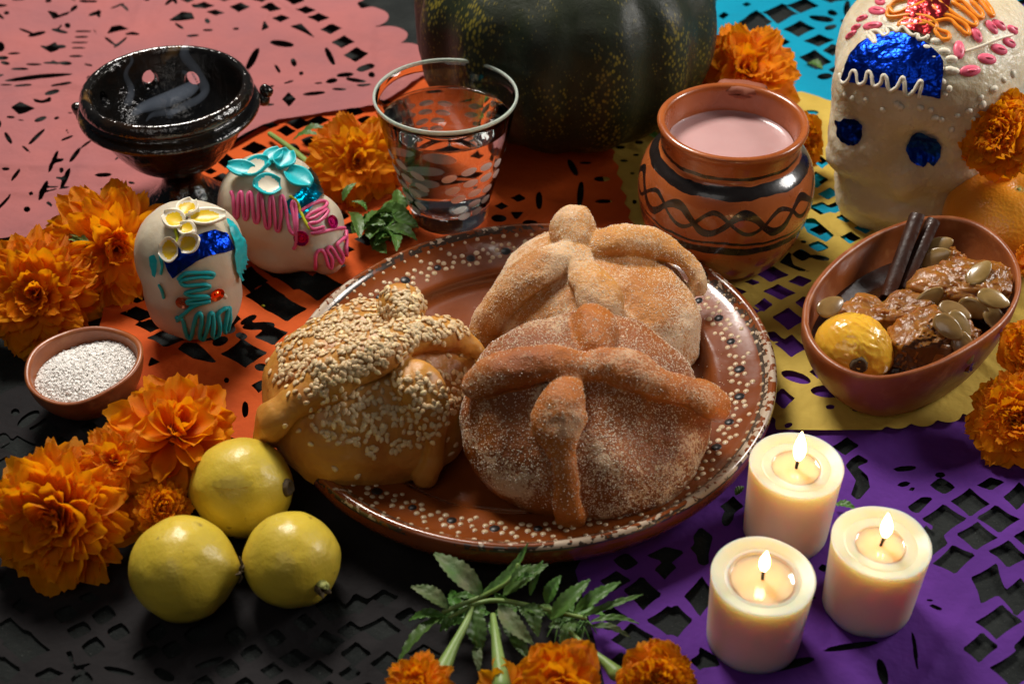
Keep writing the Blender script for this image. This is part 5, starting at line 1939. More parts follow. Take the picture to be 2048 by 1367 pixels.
stripe = math_node(N_, L_, 'MULTIPLY', math_node(N_, L_, 'ABSOLUTE', math_node(N_, L_, 'SINE', math_node(N_, L_, 'ADD', math_node(N_, L_, 'MULTIPLY', th, 6.5), 0.5))), 0.24)
lim = math_node(N_, L_, 'ADD', math_node(N_, L_, 'MULTIPLY', math_node(N_, L_, 'SUBTRACT', ln.outputs['Fac'], 0.40), 1.5), stripe)
spk = N_.new('ShaderNodeMapRange')
spk.inputs['From Min'].default_value = 0.02
spk.inputs['From Max'].default_value = -0.32
L_.new(math_node(N_, L_, 'SUBTRACT', vo.outputs['Distance'], lim), spk.inputs['Value'])
L_.new(mixcol(N_, L_, spk.outputs[0], B_.inputs['Base Color'].links[0].from_socket, (0.17, 0.14, 0.015)), B_.inputs['Base Color'])
mk('pumpkin_body', P + np.array(pc), Fc, mat_pump, pump)
V, Fc = tube([(pc.x, pc.y, pc.z + .62), (pc.x, pc.y, pc.z + .82), (pc.x + .06, pc.y + .02, pc.z + .98)], [.13, .085, .10], seg=12)
mk('stalk', V, Fc, mat_calyx_green, pump)

# ================================================================ bowl of candied fruit
fb = at(1818, 752, 0.075)
fbw = thing('fruit_bowl', 'uneven oval red clay bowl holding candied squash, seeds, cinnamon and a guava', 'bowl', fb)
rimpx = [(1603, 650), (1608, 605), (1632, 560), (1672, 518), (1722, 482), (1776, 456), (1832, 439), (1888, 433), (1940, 442), (1985, 466), (2020, 500), (2040, 542), (2040, 590), (2015, 640), (1965, 684), (1900, 722), (1830, 748), (1762, 760), (1700, 750), (1650, 722), (1617, 686)]
NR = 126
rp = []
cx_, cy_ = 1823, 600
for px, py in rimpx:
    a = math.atan2(-(py - cy_) / 165, (px - cx_) / 220)
    z_ = 0.50 + 0.035 * math.cos(a - 0.9) + 0.006 * math.sin(3 * a)
    rp.append(list(at(px, py, z_)))
rp = np.array(rp)
S = smooth_prof(np.vstack([rp, rp[:1]]), 6)[:-1]
NR = len(S)
cen = np.array((fb.x, fb.y))
prof = []                                         # (fraction out, fraction up, thickness inward)
nlev = 16
TH = 0.038
for k in range(nlev + 1):
    u = k / nlev
    prof.append((0.68 + 0.32 * math.sin(u * math.pi / 2) ** 0.8, u, 0.0))
prof = [(0.0, 0.0, 0.0), (0.36, 0.0, 0.0), (0.62, 0.0, 0)] + prof
prof += [(1.0, 1.0, TH * .10), (1.0, 1.0, TH * .5), (1.0, 1.0, TH * .9)]
ups = {len(prof) - 3: .012, len(prof) - 2: .018, len(prof) - 1: .010}
inner = []
for k in range(nlev, 0, -1):
    u = k / nlev
    inner.append((0.68 + 0.32 * math.sin(u * math.pi / 2) ** 0.8, u * .97 if k < nlev else .985, TH))
prof_all = prof + inner + [(0.3, 0.10, 0.0), (0.0, 0.09, 0.0)]
V = []
for i, (fo, fu, th_) in enumerate(prof_all):
    dxy = S[:, :2] - cen
    L_len = np.linalg.norm(dxy, axis=1)
    rad = L_len * fo - th_
    rad = np.maximum(rad, 0)
    xy = cen + dxy / L_len[:, None] * rad[:, None]
    z = fb.z + (S[:, 2] - fb.z) * fu + ups.get(i, 0)
    V.append(np.column_stack([xy, z]))
V = np.concatenate(V)
n_ = len(prof_all)
Fc = [(i * NR + (j + 1) % NR, i * NR + j, (i + 1) * NR + j, (i + 1) * NR + (j + 1) % NR) for i in range(n_ - 1) for j in range(NR)]
V[:, 2] += 0.003 * vn3(V[:, 0] * 6, V[:, 1] * 6, 0, 3) * (V[:, 2] > fb.z + .05)
if np.cross(S[1, :2] - cen, S[5, :2] - cen) > 0:
    Fc = [tuple(reversed(f_)) for f_ in Fc]
mk('bowl_body', V, Fc, mat_clay, fbw)
bvF = BVHTree.FromPolygons(V.tolist(), Fc)
# syrup
mat_syrup = M('dark_syrup', (0.035, 0.010, 0.004), rough=0.04, coat=1.0, coat_r=.02, bumps=((5, .12, .02),))
sz = fb.z + 0.235
dxy = S[:, :2] - cen
L_len = np.linalg.norm(dxy, axis=1)
u = 0.235 / 0.43
ro = L_len * (0.68 + 0.32 * math.sin(u * math.pi / 2) ** 0.8) - TH + .006
V = [np.array([[cen[0], cen[1], sz]])]
for q in (0.3, 0.6, 0.9, 0.97, 1.0):
    V.append(np.column_stack([cen + dxy / L_len[:, None] * (ro * q)[:, None], np.full(NR, sz + (0.006 if q == 1.0 else 0.001 if q > .95 else 0))]))
V = np.concatenate(V)
Fc = [(0, 1 + (j + 1) % NR, 1 + j) for j in range(NR)] + [(1 + i * NR + j, 1 + i * NR + (j + 1) % NR, 1 + (i + 1) * NR + (j + 1) % NR, 1 + (i + 1) * NR + j) for i in range(4) for j in range(NR)]
mk('syrup', V, Fc, mat_syrup, fbw)

mat_candied = M('candied_squash', (0.34, 0.13, 0.014), (0.15, 0.05, 0.007), nscale=4, rough=0.28, rough2=0.45, coat=.35, coat_r=.2, sss=.6, sss_r=(1, .4, .1), sss_s=.10, col3=(0.46, 0.22, 0.03), n3scale=7, n3lo=.55, n3hi=.75,
                bumps=((14, .6, .02), (45, .6, .008)))
mat_rind = M('squash_rind', (0.060, 0.022, 0.006), (0.10, 0.035, 0.006), nscale=3, rough=0.15, coat=.9, coat_r=.08, bumps=((10, .3, .02),))


CHP = []


def chunk(px, py, z, h, rot, seed, label, p=3.2, rind=None):
    c = at(px, py, z)
    t = thing('candied_squash', label, 'candied squash', (c.x, c.y, c.z - h[2] * .6), 'candied squash pieces')
    R = rotmat(*rot)
    h = tuple(q * 1.14 for q in h)
    V, Fc = rbox((0, 0, 0), h, p, 90, 60)
    V[:, 0] += 0.25 * V[:, 2]
    # ragged upper side, smooth rind below
    nn = V / np.linalg.norm(V, axis=1)[:, None]
    d = 0.05 * fbm(V[:, 0] + seed, V[:, 1], V[:, 2], 4, 3, seed) + (0.016 * fbm(V[:, 0], V[:, 1] + seed, V[:, 2], 18, 3, seed) + .009 * fbm(V[:, 0], V[:, 1] + seed, V[:, 2], 45, 2, seed))
    V = V + nn * d[:, None]
    CHP.append((V @ R.T + np.array(c), Fc))
    o = mk('squash_flesh', V @ R.T + np.array(c), Fc, mat_candied, t)
    if rind:
        o.data.materials.append(mat_rind)
        rd = np.array(rind, float)
        rd /= np.linalg.norm(rd)
        for p_ in o.data.polygons:
            if Vector(p_.normal).dot(Vector(rd)) > 0.75:
                p_.material_index = 1
    return t


chunk(1925, 585, 0.43, (0.235, 0.15, 0.11), (10, -12, -22), 1, 'ragged brown candied squash piece leaning on the right rim of the bowl')
chunk(1862, 690, 0.34, (0.21, 0.13, 0.14), (-10, 8, 8), 2, 'dark smooth candied squash piece nearest the front rim beside the cooked guava', rind=(0.1, -0.9, 0.15))
chunk(1772, 632, 0.33, (0.25, 0.11, 0.10), (0, -6, 4), 3, 'brown candied squash strip lying behind the cooked guava')
chunk(1882, 538, 0.36, (0.11, 0.09, 0.10), (0, 10, 30), 4, 'small candied squash piece under the cinnamon sticks')

# cooked guava
cg = at(1708, 698, 0.375)
ckg = thing('cooked_guava', 'wrinkled golden cooked guava in the front left of the fruit bowl', 'guava', (cg.x, cg.y, cg.z - .2))
V, Fc = usphere(120, 80)
P = V * np.array((0.215, 0.185, 0.185))
P *= (1 + 0.03 * vn3(V[:, 0] * 1.5, V[:, 1] * 1.5, V[:, 2] * 1.5, 3))[:, None]
wx = V[:, 0] * 2.2 + 0.8 * vn3(V[:, 0] * 3, V[:, 1] * 3, V[:, 2] * 3, 2)
wr_ = 1 - np.abs(vn3(wx * 2, V[:, 1] * 7 + wx * 2, V[:, 2] * 7, 5))
P *= (1 + 0.045 * wr_ ** 3 * (V[:, 2] > -.1) * np.clip(1.2 - np.abs(V[:, 0]), 0, 1))[:, None]
Rg = rotmat(0, 22, -12)
mat_cg = M('cooked_guava_skin', (0.84, 0.50, 0.05), (0.74, 0.36, 0.02), nscale=3, rough=.25, sss=.35, sss_r=(1, .5, .1), sss_s=.04, coat=.6, coat_r=.12, col3=(0.24, 0.08, 0.01), n3scale=6, n3lo=.66, n3hi=.78, bumps=((18, .35, .012), (60, .15, .004)))
mk('guava_body', P @ Rg.T + np.array(cg), Fc, mat_cg, ckg)
bvg = BVHTree.FromPolygons((P @ Rg.T + np.array(cg)).tolist(), Fc)
loc, n = hit(bvg, 1718, 730)
R = np.array(frame_of(n))
V, Fc = lathe([(0, .004), (.02, .006), (.032, .018), (.042, .010), (.05, -.004), (0, -.02)], 18)
V[:, 2] += .01 * vn3(V[:, 0] * 50, V[:, 1] * 50, 0, 2)
mk('calyx', V @ R.T + np.array(loc), Fc, mat_bark, ckg)

# cinnamon sticks: rolled bark
mat_cin = M('cinnamon_bark', (0.055, 0.016, 0.006), (0.03, 0.009, 0.004), nscale=6, rough=.30, rough2=.5, coat=.5, coat_r=.2, bumps=((30, .5, .008), (6, .3, .02)), stretch=(1, 1, .3))


def cinnamon(a, b, r, label, seed):
    A, B = Vector(a), Vector(b)
    ax = (B - A)
    L = ax.length
    F = np.array(frame_of(ax, (0.2, 0.1, 1)))
    prof = []
    for k in range(46):                        # two scrolls of a curled quill, as one closed strip
        t = k / 45
        ang_ = t * 2.7 * math.pi
        rr = r * (0.38 + 0.62 * t)
        prof.append((rr * math.cos(ang_), rr * math.sin(ang_)))
    inn = [(x * (1 - .16 * r / max(math.hypot(x, y), 1e-4)), y * (1 - .16 * r / max(math.hypot(x, y), 1e-4))) for x, y in prof][::-1]
    loop = prof + inn
    m = len(loop)
    V, Fc = [], []
    nz_ = 14
    for i in range(nz_):
        z_ = L * i / (nz_ - 1)
        for x, y in loop:
            w = 1 + .05 * float(vn3(x * 12, y * 12, z_ * 3, seed))
            e_ = (0.02 * float(vn3(x * 25, y * 25, 1, seed)) if i in (0, nz_ - 1) else 0)
            V.append((x * w + .02 * math.sin(z_ * 3 + seed) * r, y * w, z_ + e_))
    for i in range(nz_ - 1):
        for j in range(m):
            k = (j + 1) % m
            Fc.append((i * m + j, i * m + k, (i + 1) * m + k, (i + 1) * m + j))
    h = len(prof)
    for i in (0, nz_ - 1):
        for j in range(h - 1):
            q = (i * m + j, i * m + j + 1, i * m + m - 2 - j, i * m + m - 1 - j)
            Fc.append(q if i == 0 else q[::-1])
    V = np.array(V) @ F.T + np.array(A)
    o = mk('cinnamon_stick', V, Fc, mat_cin, None, origin=tuple(A), sharp=50)
    tag(o, label, 'cinnamon', 'cinnamon sticks in the fruit bowl')


cinnamon(at(1776, 596, 0.33), at(1836, 432, 0.63), 0.058, 'left cinnamon stick of the pair, reaching highest over the bowl rim', 1)
cinnamon(at(1806, 580, 0.35), at(1868, 444, 0.60), 0.058, 'right cinnamon stick of the pair, with a knob on its bark', 2)

# pumpkin seeds
bvChunks = bvh_of(*CHP)
mat_pseed = M('pumpkin_seed', (0.30, 0.185, 0.065), (0.19, 0.11, 0.035), nscale=9, rough=.25, coat=.6, coat_r=.12, sss=.2, sss_s=.02, vary=.15)
V0, F0 = usphere(24, 12)
x_ = V0[:, 0]
V0 = np.stack([x_ * 0.080, V0[:, 1] * 0.046 * (1 - 0.22 * x_) * (1 - .15 * np.clip(x_, 0, 1) ** 4), V0[:, 2] * 0.014], 1)
rim = (np.abs(V0[:, 2]) < 0.004)
V0[rim, 2] *= 1.0
rr_ = np.sqrt((V0[:, 0] / .08) ** 2 + (V0[:, 1] / .046) ** 2)
V0[:, 2] += np.sign(V0[:, 2]) * 0.004 * np.exp(-((rr_ - .93) / .05) ** 2)
ps_me = make_mesh('pumpkin_seed', V0, F0)
ps_me.materials.append(mat_pseed)
for px, py, z_, rz, rx, ry, lab in ((1952, 612, .52, -35, 12, 5, 'plump pumpkin seed on top of the squash, largest one'), (1985, 600, .53, -20, -6, 10, 'pumpkin seed lying beyond the largest seed by the right rim'),
                                    (1908, 628, .47, -30, 20, 0, 'pumpkin seed half tucked behind the two crossed seeds'), (1896, 655, .46, -48, 24, 4, 'shiny pumpkin seed lying frontmost on the squash'), (1914, 650, .44, -55, 10, -12, 'pumpkin seed under the frontmost shiny one'),
                                    (1990, 645, .43, -68, 18, 22, 'pumpkin seed standing on edge by the right inner wall'), (1876, 516, .50, 4, 50, 0, 'thin pumpkin seed on the small squash piece, below another'), (1880, 496, .52, 5, 30, 0, 'pumpkin seed highest in the bowl beside the cinnamon'),
                                    (1960, 550, .545, 40, -5, -12, 'pale pumpkin seed stuck on the ragged squash slope'), (1862, 596, .46, 32, 60, 0, 'narrow pale pumpkin seed seen edge on in the middle of the bowl'), (1660, 618, .42, 35, 40, 0, 'pumpkin seed behind the cooked guava at the left wall'), (1925, 694, .38, -70, 30, 10, 'dark pumpkin seed low beside the front rim')):
    p, n = hit(bvChunks, px, py)
    if p is None:
        p, n = at(px, py, z_), Vector((0, 0, 1))
    p = p + n * 0.02
    o = bpy.data.objects.new('pumpkin_seed', ps_me)
    COL.objects.link(o)
    o.location = p
    q_ = Vector((0, 0, 1)).rotation_difference((n * .6 + Vector((0, -.25, .5))).normalized()).to_matrix()
    o.rotation_euler = (q_ @ Euler((math.radians(rx * .4), math.radians(ry * .4), math.radians(rz))).to_matrix()).to_euler()
    o.scale = (1.15, 1.2, 1.15)
    tag(o, lab, 'pumpkin seed', 'pumpkin seeds in the fruit bowl')
# ================================================================ marigolds
def petal_mesh(kind, seed, mat):
    """petal of length 1 along +x, inner face +z"""
    r_ = np.random.default_rng(seed)
    nu, nv = (9, 7)
    V = []
    if kind == 'broad':
        W, cup, curl, ruf, nt = r_.uniform(.18, .26), r_.uniform(.3, .7), r_.uniform(-.30, .12), r_.uniform(.02, .05), 3
    elif kind == 'long':
        W, cup, curl, ruf, nt = r_.uniform(.12, .18), r_.uniform(.4, .9), r_.uniform(-.25, .10), r_.uniform(.01, .03), 2
    else:
        W, cup, curl, ruf, nt = r_.uniform(.30, .42), r_.uniform(-.2, .5), r_.uniform(-.5, .3), r_.uniform(.07, .12), 4
    ph, ph2 = r_.uniform(0, 6), r_.uniform(0, 6)
    notch = r_.uniform(.03, .07)
    for i in range(nu):
        u = i / (nu - 1)
        for j in range(nv):
            v = j / (nv - 1) * 2 - 1
            w = W * (0.16 + 0.84 * math.sin(min(1, u / .72) * math.pi / 2) ** 1.3)
            if u > .72:
                w *= math.sqrt(max(0.16, 1 - ((u - .72) / .34) ** 2))
            x = u * (1 - 0.10 * v * v * u) - (notch * (0.5 + 0.5 * math.cos(nt * math.pi * v + ph2)) * max(0, (u - .7) / .3))
            y = v * w
            z = cup * v * v * w * (1 - .4 * u) + curl * (u ** 2) * 0.5 + ruf * u * u * math.sin(3.2 * v * nt * .7 + ph + 2 * u) + 0.008 * math.sin(5 * math.pi * v)
            V.append((x, y + 0.03 * math.sin(u * 3 + ph) * u, z))
    F = [(i * nv + j, (i + 1) * nv + j, (i + 1) * nv + j + 1, i * nv + j + 1) for i in range(nu - 1) for j in range(nv - 1)]
    me = make_mesh('petal', V, F)
    me.materials.append(mat)
    return me


PET = {}
for kind in ('broad', 'long', 'ruffled'):
    for mname, m in (('o', mat_orange_petal), ('y', mat_yellow_petal)):
        PET[kind, mname] = [petal_mesh(kind, 10 + s * 7 + len(kind), m) for s in range(7)]
FWD = Vector((0, math.cos(PITCH), -math.sin(PITCH)))
UPV = Vector((0, math.sin(PITCH), math.cos(PITCH)))


def pxunit(p):
    return FPX / (Vector(p) - CAMP).dot(FWD)


mat_heart = M('flower_heart', (0.42, 0.10, 0.008), (0.30, 0.06, 0.005), nscale=12, rough=.7)


def marigold(px, py, rpx, axis, n, label, kind='broad', mname='o', z=None, seed=0, spread=108, wid=1.0, inner=0.5, openc=0.0, tilt=0.0, flat=1.0):
    r_ = random.Random(seed * 77 + 5)
    c = at(px, py, 0.3)
    R = rpx / pxunit(c)
    zc = z if z is not None else max(0.16, R * 0.62) + 0.06
    c = at(px, py, zc)
    R = rpx / pxunit(c)
    root = thing('marigold', label, 'marigold', c, 'marigold blooms laid round the table')
    ax = Vector(axis).normalized()
    F = frame_of(ax, (0.1, 0.3, 1))
    ga = math.pi * (3 - math.sqrt(5))
    n = min(290, int(n * 1.2))
    for i in range(n):
        t = (i + 0.5) / n
        phi = math.radians(spread) * (openc + (1 - openc) * t ** 0.62) + r_.uniform(-.10, .10)
        az = i * ga + r_.uniform(-.25, .25)
        d = F @ Vector((math.sin(phi) * math.cos(az), math.sin(phi) * math.sin(az), math.cos(phi)))
        dz = (c.z + d.z * R) - 0.10
        L = R * (inner + (1.0 - inner) * t ** 0.6) * r_.uniform(.86, 1.10)
        # inner face looks towards the flower's axis
        nrm = (ax - d * ax.dot(d))
        if nrm.length < 0.05:
            nrm = F @ Vector((1, 0, 0))
        nrm.normalize()
        st = 0.06 * R
        p0 = d * st
        tip = c + p0 + d * L
        if tip.z < 0.10:                        # keep petals on the table, bent up
            d2 = Vector(d)
            d2.z = (0.10 - c.z) / max(L, 1e-3) + 0.02
            if d2.length > 1e-3:
                d = d2.normalized()
            nrm = (ax - d * ax.dot(d)).normalized()
        y = nrm.cross(d).normalized()
        Rm = Matrix((d, y, d.cross(y))).transposed()
        Rm = Rm @ Matrix.Rotation(r_.uniform(-.3, .3), 3, 'X') @ Matrix.Rotation(r_.uniform(-.18, .18) + tilt, 3, 'Y')
        w = L * wid * 0.9 * r_.uniform(.8, 1.2) * (1.0 + .25 * (1 - t))
        Mx = Matrix.Translation(p0) @ Rm.to_4x4() @ Matrix.Diagonal((L, w, w, 1))
        inst('petal', r_.choice(PET[kind, mname]), root, Mx)
    V, Fc = ellipsoid(c, (R * .22, R * .22, R * .22), None, 14, 10)
    mk('flower_heart', V, Fc, mat_heart, root)
    # green calyx cup behind
    prof = [(0, -.60), (.05, -.60), (.06, -.45), (.10, -.30), (.17, -.12), (.20, .02), (.12, .06), (0, .06)]
    V, Fc = lathe([(a * R, b * R) for a, b in prof], 14)
    V = V @ np.array(F).T + np.array(c)
    V[:, 2] = np.maximum(V[:, 2], 0.09)
    mk('calyx', V, Fc, mat_green, root)
    return root


V3 = lambda x, y, z: (x, y, z)
marigold(75, 588, 132, V3(.15, -.75, .65), 120, 'large orange marigold cut by the left edge above the salt bowl', seed=1, wid=1.0)
marigold(232, 495, 150, V3(.30, -.8, .45), 90, 'loose petalled orange marigold between the incense burner and the small skull', seed=2, inner=.42, spread=118, kind='broad', wid=.9)
marigold(350, 868, 138, V3(.45, -.25, .75), 62, 'open orange marigold with long drooping petals, leaning on the highest guava', kind='long', seed=3, inner=.6, spread=115, wid=1.5, z=.40)
marigold(118, 1030, 160, V3(-.05, -.82, .55), 150, 'biggest orange marigold in the lower left corner', kind='long', seed=4, wid=1.35, inner=.36, spread=116)
marigold(232, 925, 84, V3(.2, -.5, .8), 60, 'orange marigold rising behind the biggest one at lower left', seed=5, z=.42, inner=.5)
marigold(322, 1018, 62, V3(.4, -.5, .7), 230, 'small tightly crinkled orange bloom beside the largest guava', kind='ruffled', seed=6, wid=.55, inner=.72, z=.25)
marigold(712, 325, 106, V3(.25, -.75, .6), 95, 'golden marigold behind the left side of the water glass', mname='y', seed=7, kind='broad', inner=.35, wid=.95)
marigold(1492, 150, 120, V3(.1, -.6, .7), 100, 'orange marigold behind the handle of the clay mug', mname='o', seed=8, z=.42, kind='broad', inner=.4)
marigold(1583, 292, 74, V3(.4, -.7, .4), 80, 'darker orange marigold squeezed between the mug and the big skull', seed=9, kind='ruffled', inner=.6, z=.3)
marigold(1998, 268, 92, V3(-.5, -.6, .5), 130, 'ruffled orange marigold leaning on the right side of the big skull', kind='ruffled', seed=10, inner=.45, z=.92, wid=.8)
marigold(2072, 520, 46, V3(-.4, -.5, .7), 60, 'small orange marigold peeping past the right rim of the fruit bowl', kind='ruffled', seed=11, z=.45)
marigold(2062, 700, 66, V3(-.4, -.6, .6), 90, 'orange marigold at the right edge touching the fruit bowl', kind='ruffled', seed=12, z=.45, inner=.6)
marigold(2035, 840, 102, V3(-.35, -.6, .65), 170, 'ruffled orange marigold at the right edge in front of the fruit bowl', kind='ruffled', seed=13, wid=.72, inner=.45)
marigold(838, 1372, 72, V3(-.1, -.55, .8), 110, 'orange marigold left of the stalks, cut by the bottom edge', kind='broad', seed=14, wid=.9, inner=.5)
marigold(1120, 1362, 92, V3(.0, -.75, .55), 46, 'orange marigold with broad open petals in the middle of the bottom edge', kind='broad', seed=15, wid=1.55, inner=.62, spread=112)
marigold(1315, 1364, 86, V3(.15, -.6, .7), 120, 'orange marigold nearest the candles at the bottom edge', kind='ruffled', seed=16, wid=.9, inner=.5)
marigold(1012, 1385, 74, V3(-.1, -.5, .8), 16, 'sparse dark orange marigold behind the green stalk at the bottom edge', kind='long', seed=17, wid=1.5, inner=.8, openc=.35, z=.16)


# ================================================================ marigold leaves and stalks
def leaf_mesh(name, base, tip, w, bend=0.15, fold=0.35, ser=9, nhint=(0, 0, 1), mat=None, parent=None, roll=0.0, sw=0.0):
    A, B = Vector(base), Vector(tip)
    ax = (B - A)
    L = ax.length
    ax.normalize()
    n = Vector(nhint)
    n = (n - ax * ax.dot(n)).normalized()
    s = ax.cross(n).normalized()
    if roll:
        q = Quaternion(ax, roll)
        n, s = q @ n, q @ s
    nu, hv = ser * 3 + 1, 3
    V = []
    for i in range(nu):
        u = i / (nu - 1)
        ww = w * math.sin(math.pi * min(1, (u * .92 + .04))) ** 0.75 * (1.15 - .5 * u)
        tooth = 1 - 0.13 * ((i % 3) / 2.0) * (1 if 0 < i < nu - 1 else 0)
        for j in range(-hv, hv + 1):
            v = j / hv
            ed = ww * v * (tooth if abs(j) == hv else 1)
            xx = L * u - (0.10 * w * ((i % 3) / 2.0) if abs(j) == hv else 0) + abs(v) * w * .25 * (1 - u)
            zz = fold * abs(ed) + bend * L * math.sin(math.pi * u) + .003 * math.sin(i * 1.1 + j * 1.7) - (.004 if j == 0 else 0)
            V.append(list(A + ax * xx + s * (ed + sw * L * math.sin(math.pi * u)) + n * zz))
    m = 2 * hv + 1
    F = [(i * m + j, i * m + j + 1, (i + 1) * m + j + 1, (i + 1) * m + j) for i in range(nu - 1) for j in range(m - 1)]
    return mk(name, V, F, mat, parent)


def leaf_px(a, b, w, za=.15, zb=.2, parent=None, mat=None, **k):
    A, B = at(a[0], a[1], za), at(b[0], b[1], zb)
    return leaf_mesh('leaf', A, B, 1.28 * w / pxunit(A), mat=mat or mat_leaf, parent=parent, **k)


sprig = thing('marigold_sprig', 'green marigold stalks with toothed leaves lying in front of the plate', 'leafy sprig', at(980, 1215, 0.05))
Wl, G = mat_leaf_dry, mat_leaf
for a, b, w, za, zb, m, kw in (
        ((966, 1192), (868, 1106), 23, .22, .34, Wl, dict(bend=.22, sw=-.12)), ((898, 1216), (822, 1172), 16, .2, .24, Wl, dict(bend=.12)), ((960, 1192), (1056, 1086), 11, .22, .40, G, dict(bend=-.05, sw=.08)),
        ((1005, 1190), (1096, 1128), 18, .2, .3, G, dict(bend=.08)), ((1092, 1208), (1122, 1150), 13, .18, .28, G, {}), ((1100, 1238), (1180, 1158), 17, .17, .30, G, dict(sw=.08)), ((1146, 1226), (1241, 1163), 14, .18, .28, G, dict(sw=.08)),
        ((1165, 1232), (1286, 1188), 8, .16, .24, G, dict(sw=.1)), ((938, 1212), (962, 1302), 20, .22, .12, G, dict(bend=.1)), ((996, 1208), (1066, 1288), 18, .2, .14, Wl, dict(bend=.1, sw=.1)), ((886, 1228), (796, 1325), 17, .18, .08, G, dict(bend=.06, roll=.5)),
        ((890, 1230), (818, 1240), 11, .18, .12, G, {}), ((1055, 1206), (1076, 1272), 15, .18, .14, G, {}), ((962, 1198), (904, 1194), 9, .2, .2, G, {}), ((1020, 1270), (1058, 1320), 12, .12, .10, G, {}), ((1180, 1242), (1278, 1246), 7, .14, .12, G, {}),
        ((1120, 1232), (1160, 1280), 14, .13, .08, G, {}), ((952, 1288), (958, 1344), 9, .12, .1, Wl, {}), ((1150, 1240), (1120, 1300), 12, .13, .1, G, {}), ((1090, 1230), (1040, 1215), 12, .16, .18, G, {}), ((920, 1225), (880, 1262), 10, .15, .1, G, {}),
        ((1180, 1250), (1262, 1275), 8, .1, .08, Wl, {}), ((1060, 1190), (1086, 1120), 7, .2, .3, G, {}), ((1030, 1160), (1070, 1150), 7, .3, .34, G, {}), ((1020, 1165), (1062, 1128), 8, .32, .36, G, {}), ((980, 1240), (1000, 1300), 10, .14, .1, G, {})):
    leaf_px(a, b, w, za, zb, sprig, m, **kw)
_r3 = random.Random(12)
for _k in range(22):
    _a = (_r3.uniform(900, 1160), _r3.uniform(1205, 1245))
    _t = _r3.uniform(0, 6.28)
    _l = _r3.uniform(40, 75)
    leaf_px(_a, (_a[0] + _l * math.cos(_t), _a[1] + _l * .6 * math.sin(_t)), _r3.uniform(8, 14), _r3.uniform(.07, .14), _r3.uniform(.06, .16), sprig, mat_leaf, roll=_r3.uniform(-.7, .7), bend=_r3.uniform(0, .15))
for pts, rr in (([(888, 1222, .18), (930, 1205, .21), (968, 1190, .23), (1012, 1165, .30), (1034, 1140, .34)], [5, 5, 5, 4, 3]), ([(900, 1232, .16), (980, 1200, .18), (1080, 1215, .16), (1170, 1235, .15)], [4, 5, 5, 4]),
                ([(944, 1215, .22), (932, 1245, .22), (908, 1290, .21), (884, 1340, .20)], [4, 7, 10, 17]), ([(986, 1230, .2), (990, 1262, .22), (996, 1310, .22), (1004, 1372, .22)], [6, 8, 12, 19]),
                ([(1140, 1262, .15), (1175, 1295, .17), (1212, 1325, .18), (1232, 1345, .18)], [4, 6, 10, 16]), ([(1036, 1150, .3), (1036, 1130, .33)], [5, 5])):
    P = [at(*p) for p in pts]
    V, Fc = tube([list(p) for p in P], [r / pxunit(P[0]) for r in rr], seg=12)
    mk('stalk', V, Fc, mat_green, sprig)
for k in range(26):
    a = (random.uniform(1110, 1180), random.uniform(1238, 1262))
    b = (a[0] + random.uniform(-25, 30), a[1] + random.uniform(5, 35))
    A, B = at(*a, .12), at(*b, random.uniform(.08, .14))
    V, Fc = tube([list(A), list((A + B) / 2 + Vector((0, 0, .01))), list(B)], [.004, .004, .002], seg=5, sub=2)
    mk('root_hair', V, Fc, mat_leaf, sprig)

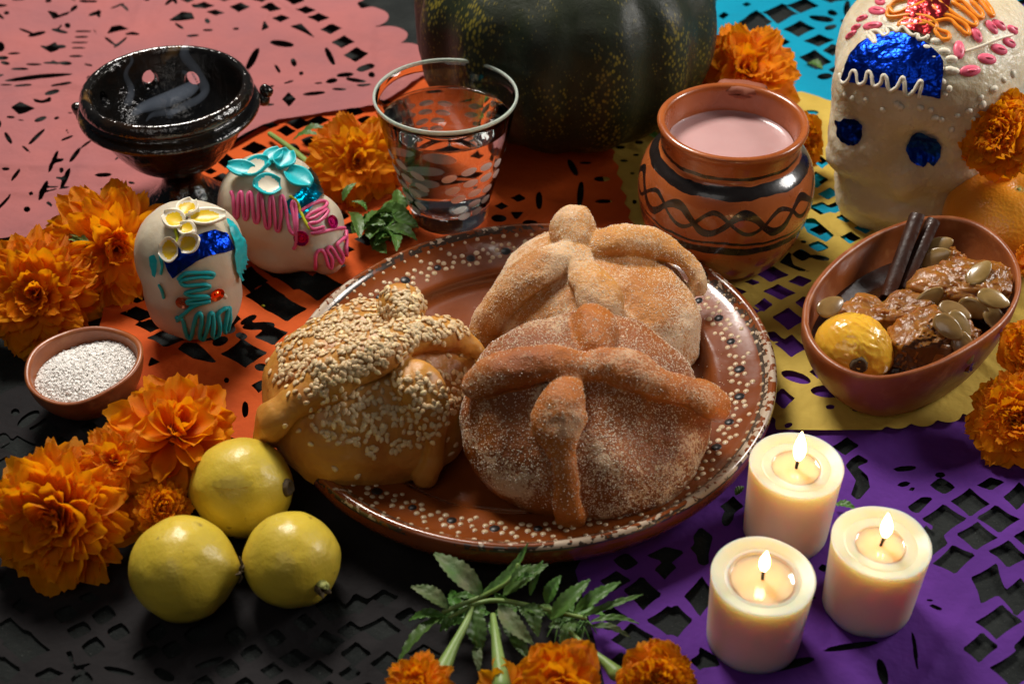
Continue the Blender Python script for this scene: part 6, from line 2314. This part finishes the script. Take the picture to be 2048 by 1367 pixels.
sp2 = thing('marigold_sprig', 'dark green leaves of the golden marigold lying against the back of the plate', 'leafy sprig', at(770, 450, 0.08))
rs = random.Random(4)
for i in range(34):
    a = (rs.uniform(715, 800), rs.uniform(415, 480))
    ang_ = rs.uniform(-.4, 2.6) if i % 3 else rs.uniform(2.6, 5.8)
    l = rs.uniform(35, 75)
    b = (a[0] + l * math.cos(ang_), a[1] + l * .7 * math.sin(ang_))
    b = (min(b[0], 868), min(b[1], 520 - max(0, (b[0] - 740)) * .35))
    leaf_px(a, b, rs.uniform(9, 17), rs.uniform(.14, .3), rs.uniform(.12, .26), sp2, mat_leaf, bend=rs.uniform(-.1, .2), roll=rs.uniform(-.6, .6))
leaf_px((685, 402), (712, 366), 8, .35, .42, sp2)
sp3 = thing('marigold_leaf_stem', 'green stem with leaves lying beyond the golden marigold near the pink paper', 'leafy stem', at(600, 280, 0.12))
P = [at(540, 268, .14), at(580, 296, .15), at(615, 325, .16)]
V, Fc = tube([list(p) for p in P], [.018, .02, .022], seg=10)
mk('stalk', V, Fc, mat_green, sp3)
leaf_px((600, 268), (655, 258), 10, .14, .18, sp3)
leaf_px((585, 280), (640, 270), 9, .14, .2, sp3)
leaf_px((650, 262), (676, 250), 9, .16, .2, sp3)
sp4 = thing('green_bud', 'pale green bud between the two left marigolds', 'flower bud', at(148, 475, .3))
for a, b, w in (((120, 466), (180, 488), 11), ((128, 480), (178, 496), 9), ((160, 458), (182, 470), 8)):
    leaf_px(a, b, w, .42, .45, sp4, mat_green)
for a, b, w, z_, lab in (((1668, 1008), (1712, 1018), 9, .06, 'single green leaf on the purple paper between the two right candles'), ((1470, 990), (1488, 972), 7, .06, 'tip of a green leaf beside the plate edge and the tallest candle'), ((1612, 128), (1645, 138), 11, .03, 'green leaf seen through a hole of the turquoise paper'),
                         ((1290, 268), (1318, 282), 9, .12, 'green leaf between the squash and the mug'), ((1862, 400), (1905, 372), 12, .12, 'dark green leaf between the big skull and the tangerine'), ((1880, 420), (1850, 432), 12, .1, 'dark green leaf behind the rim of the fruit bowl')):
    tag(leaf_px(a, b, w, z_, z_ + .02, None, mat_leaf), lab, 'leaf')
for px, py in ((515, 617), (526, 611)):
    p = at(px, py, .02)
    V, Fc = ellipsoid(p, (.012, .008, .008), None, 8, 6)
    tag(mk('green_crumb', V, Fc, mat_ic_lime, None), ('left' if px < 520 else 'right') + ' one of two tiny lime green crumbs in a hole of the orange paper', 'crumb', 'lime green crumbs in the orange paper hole')
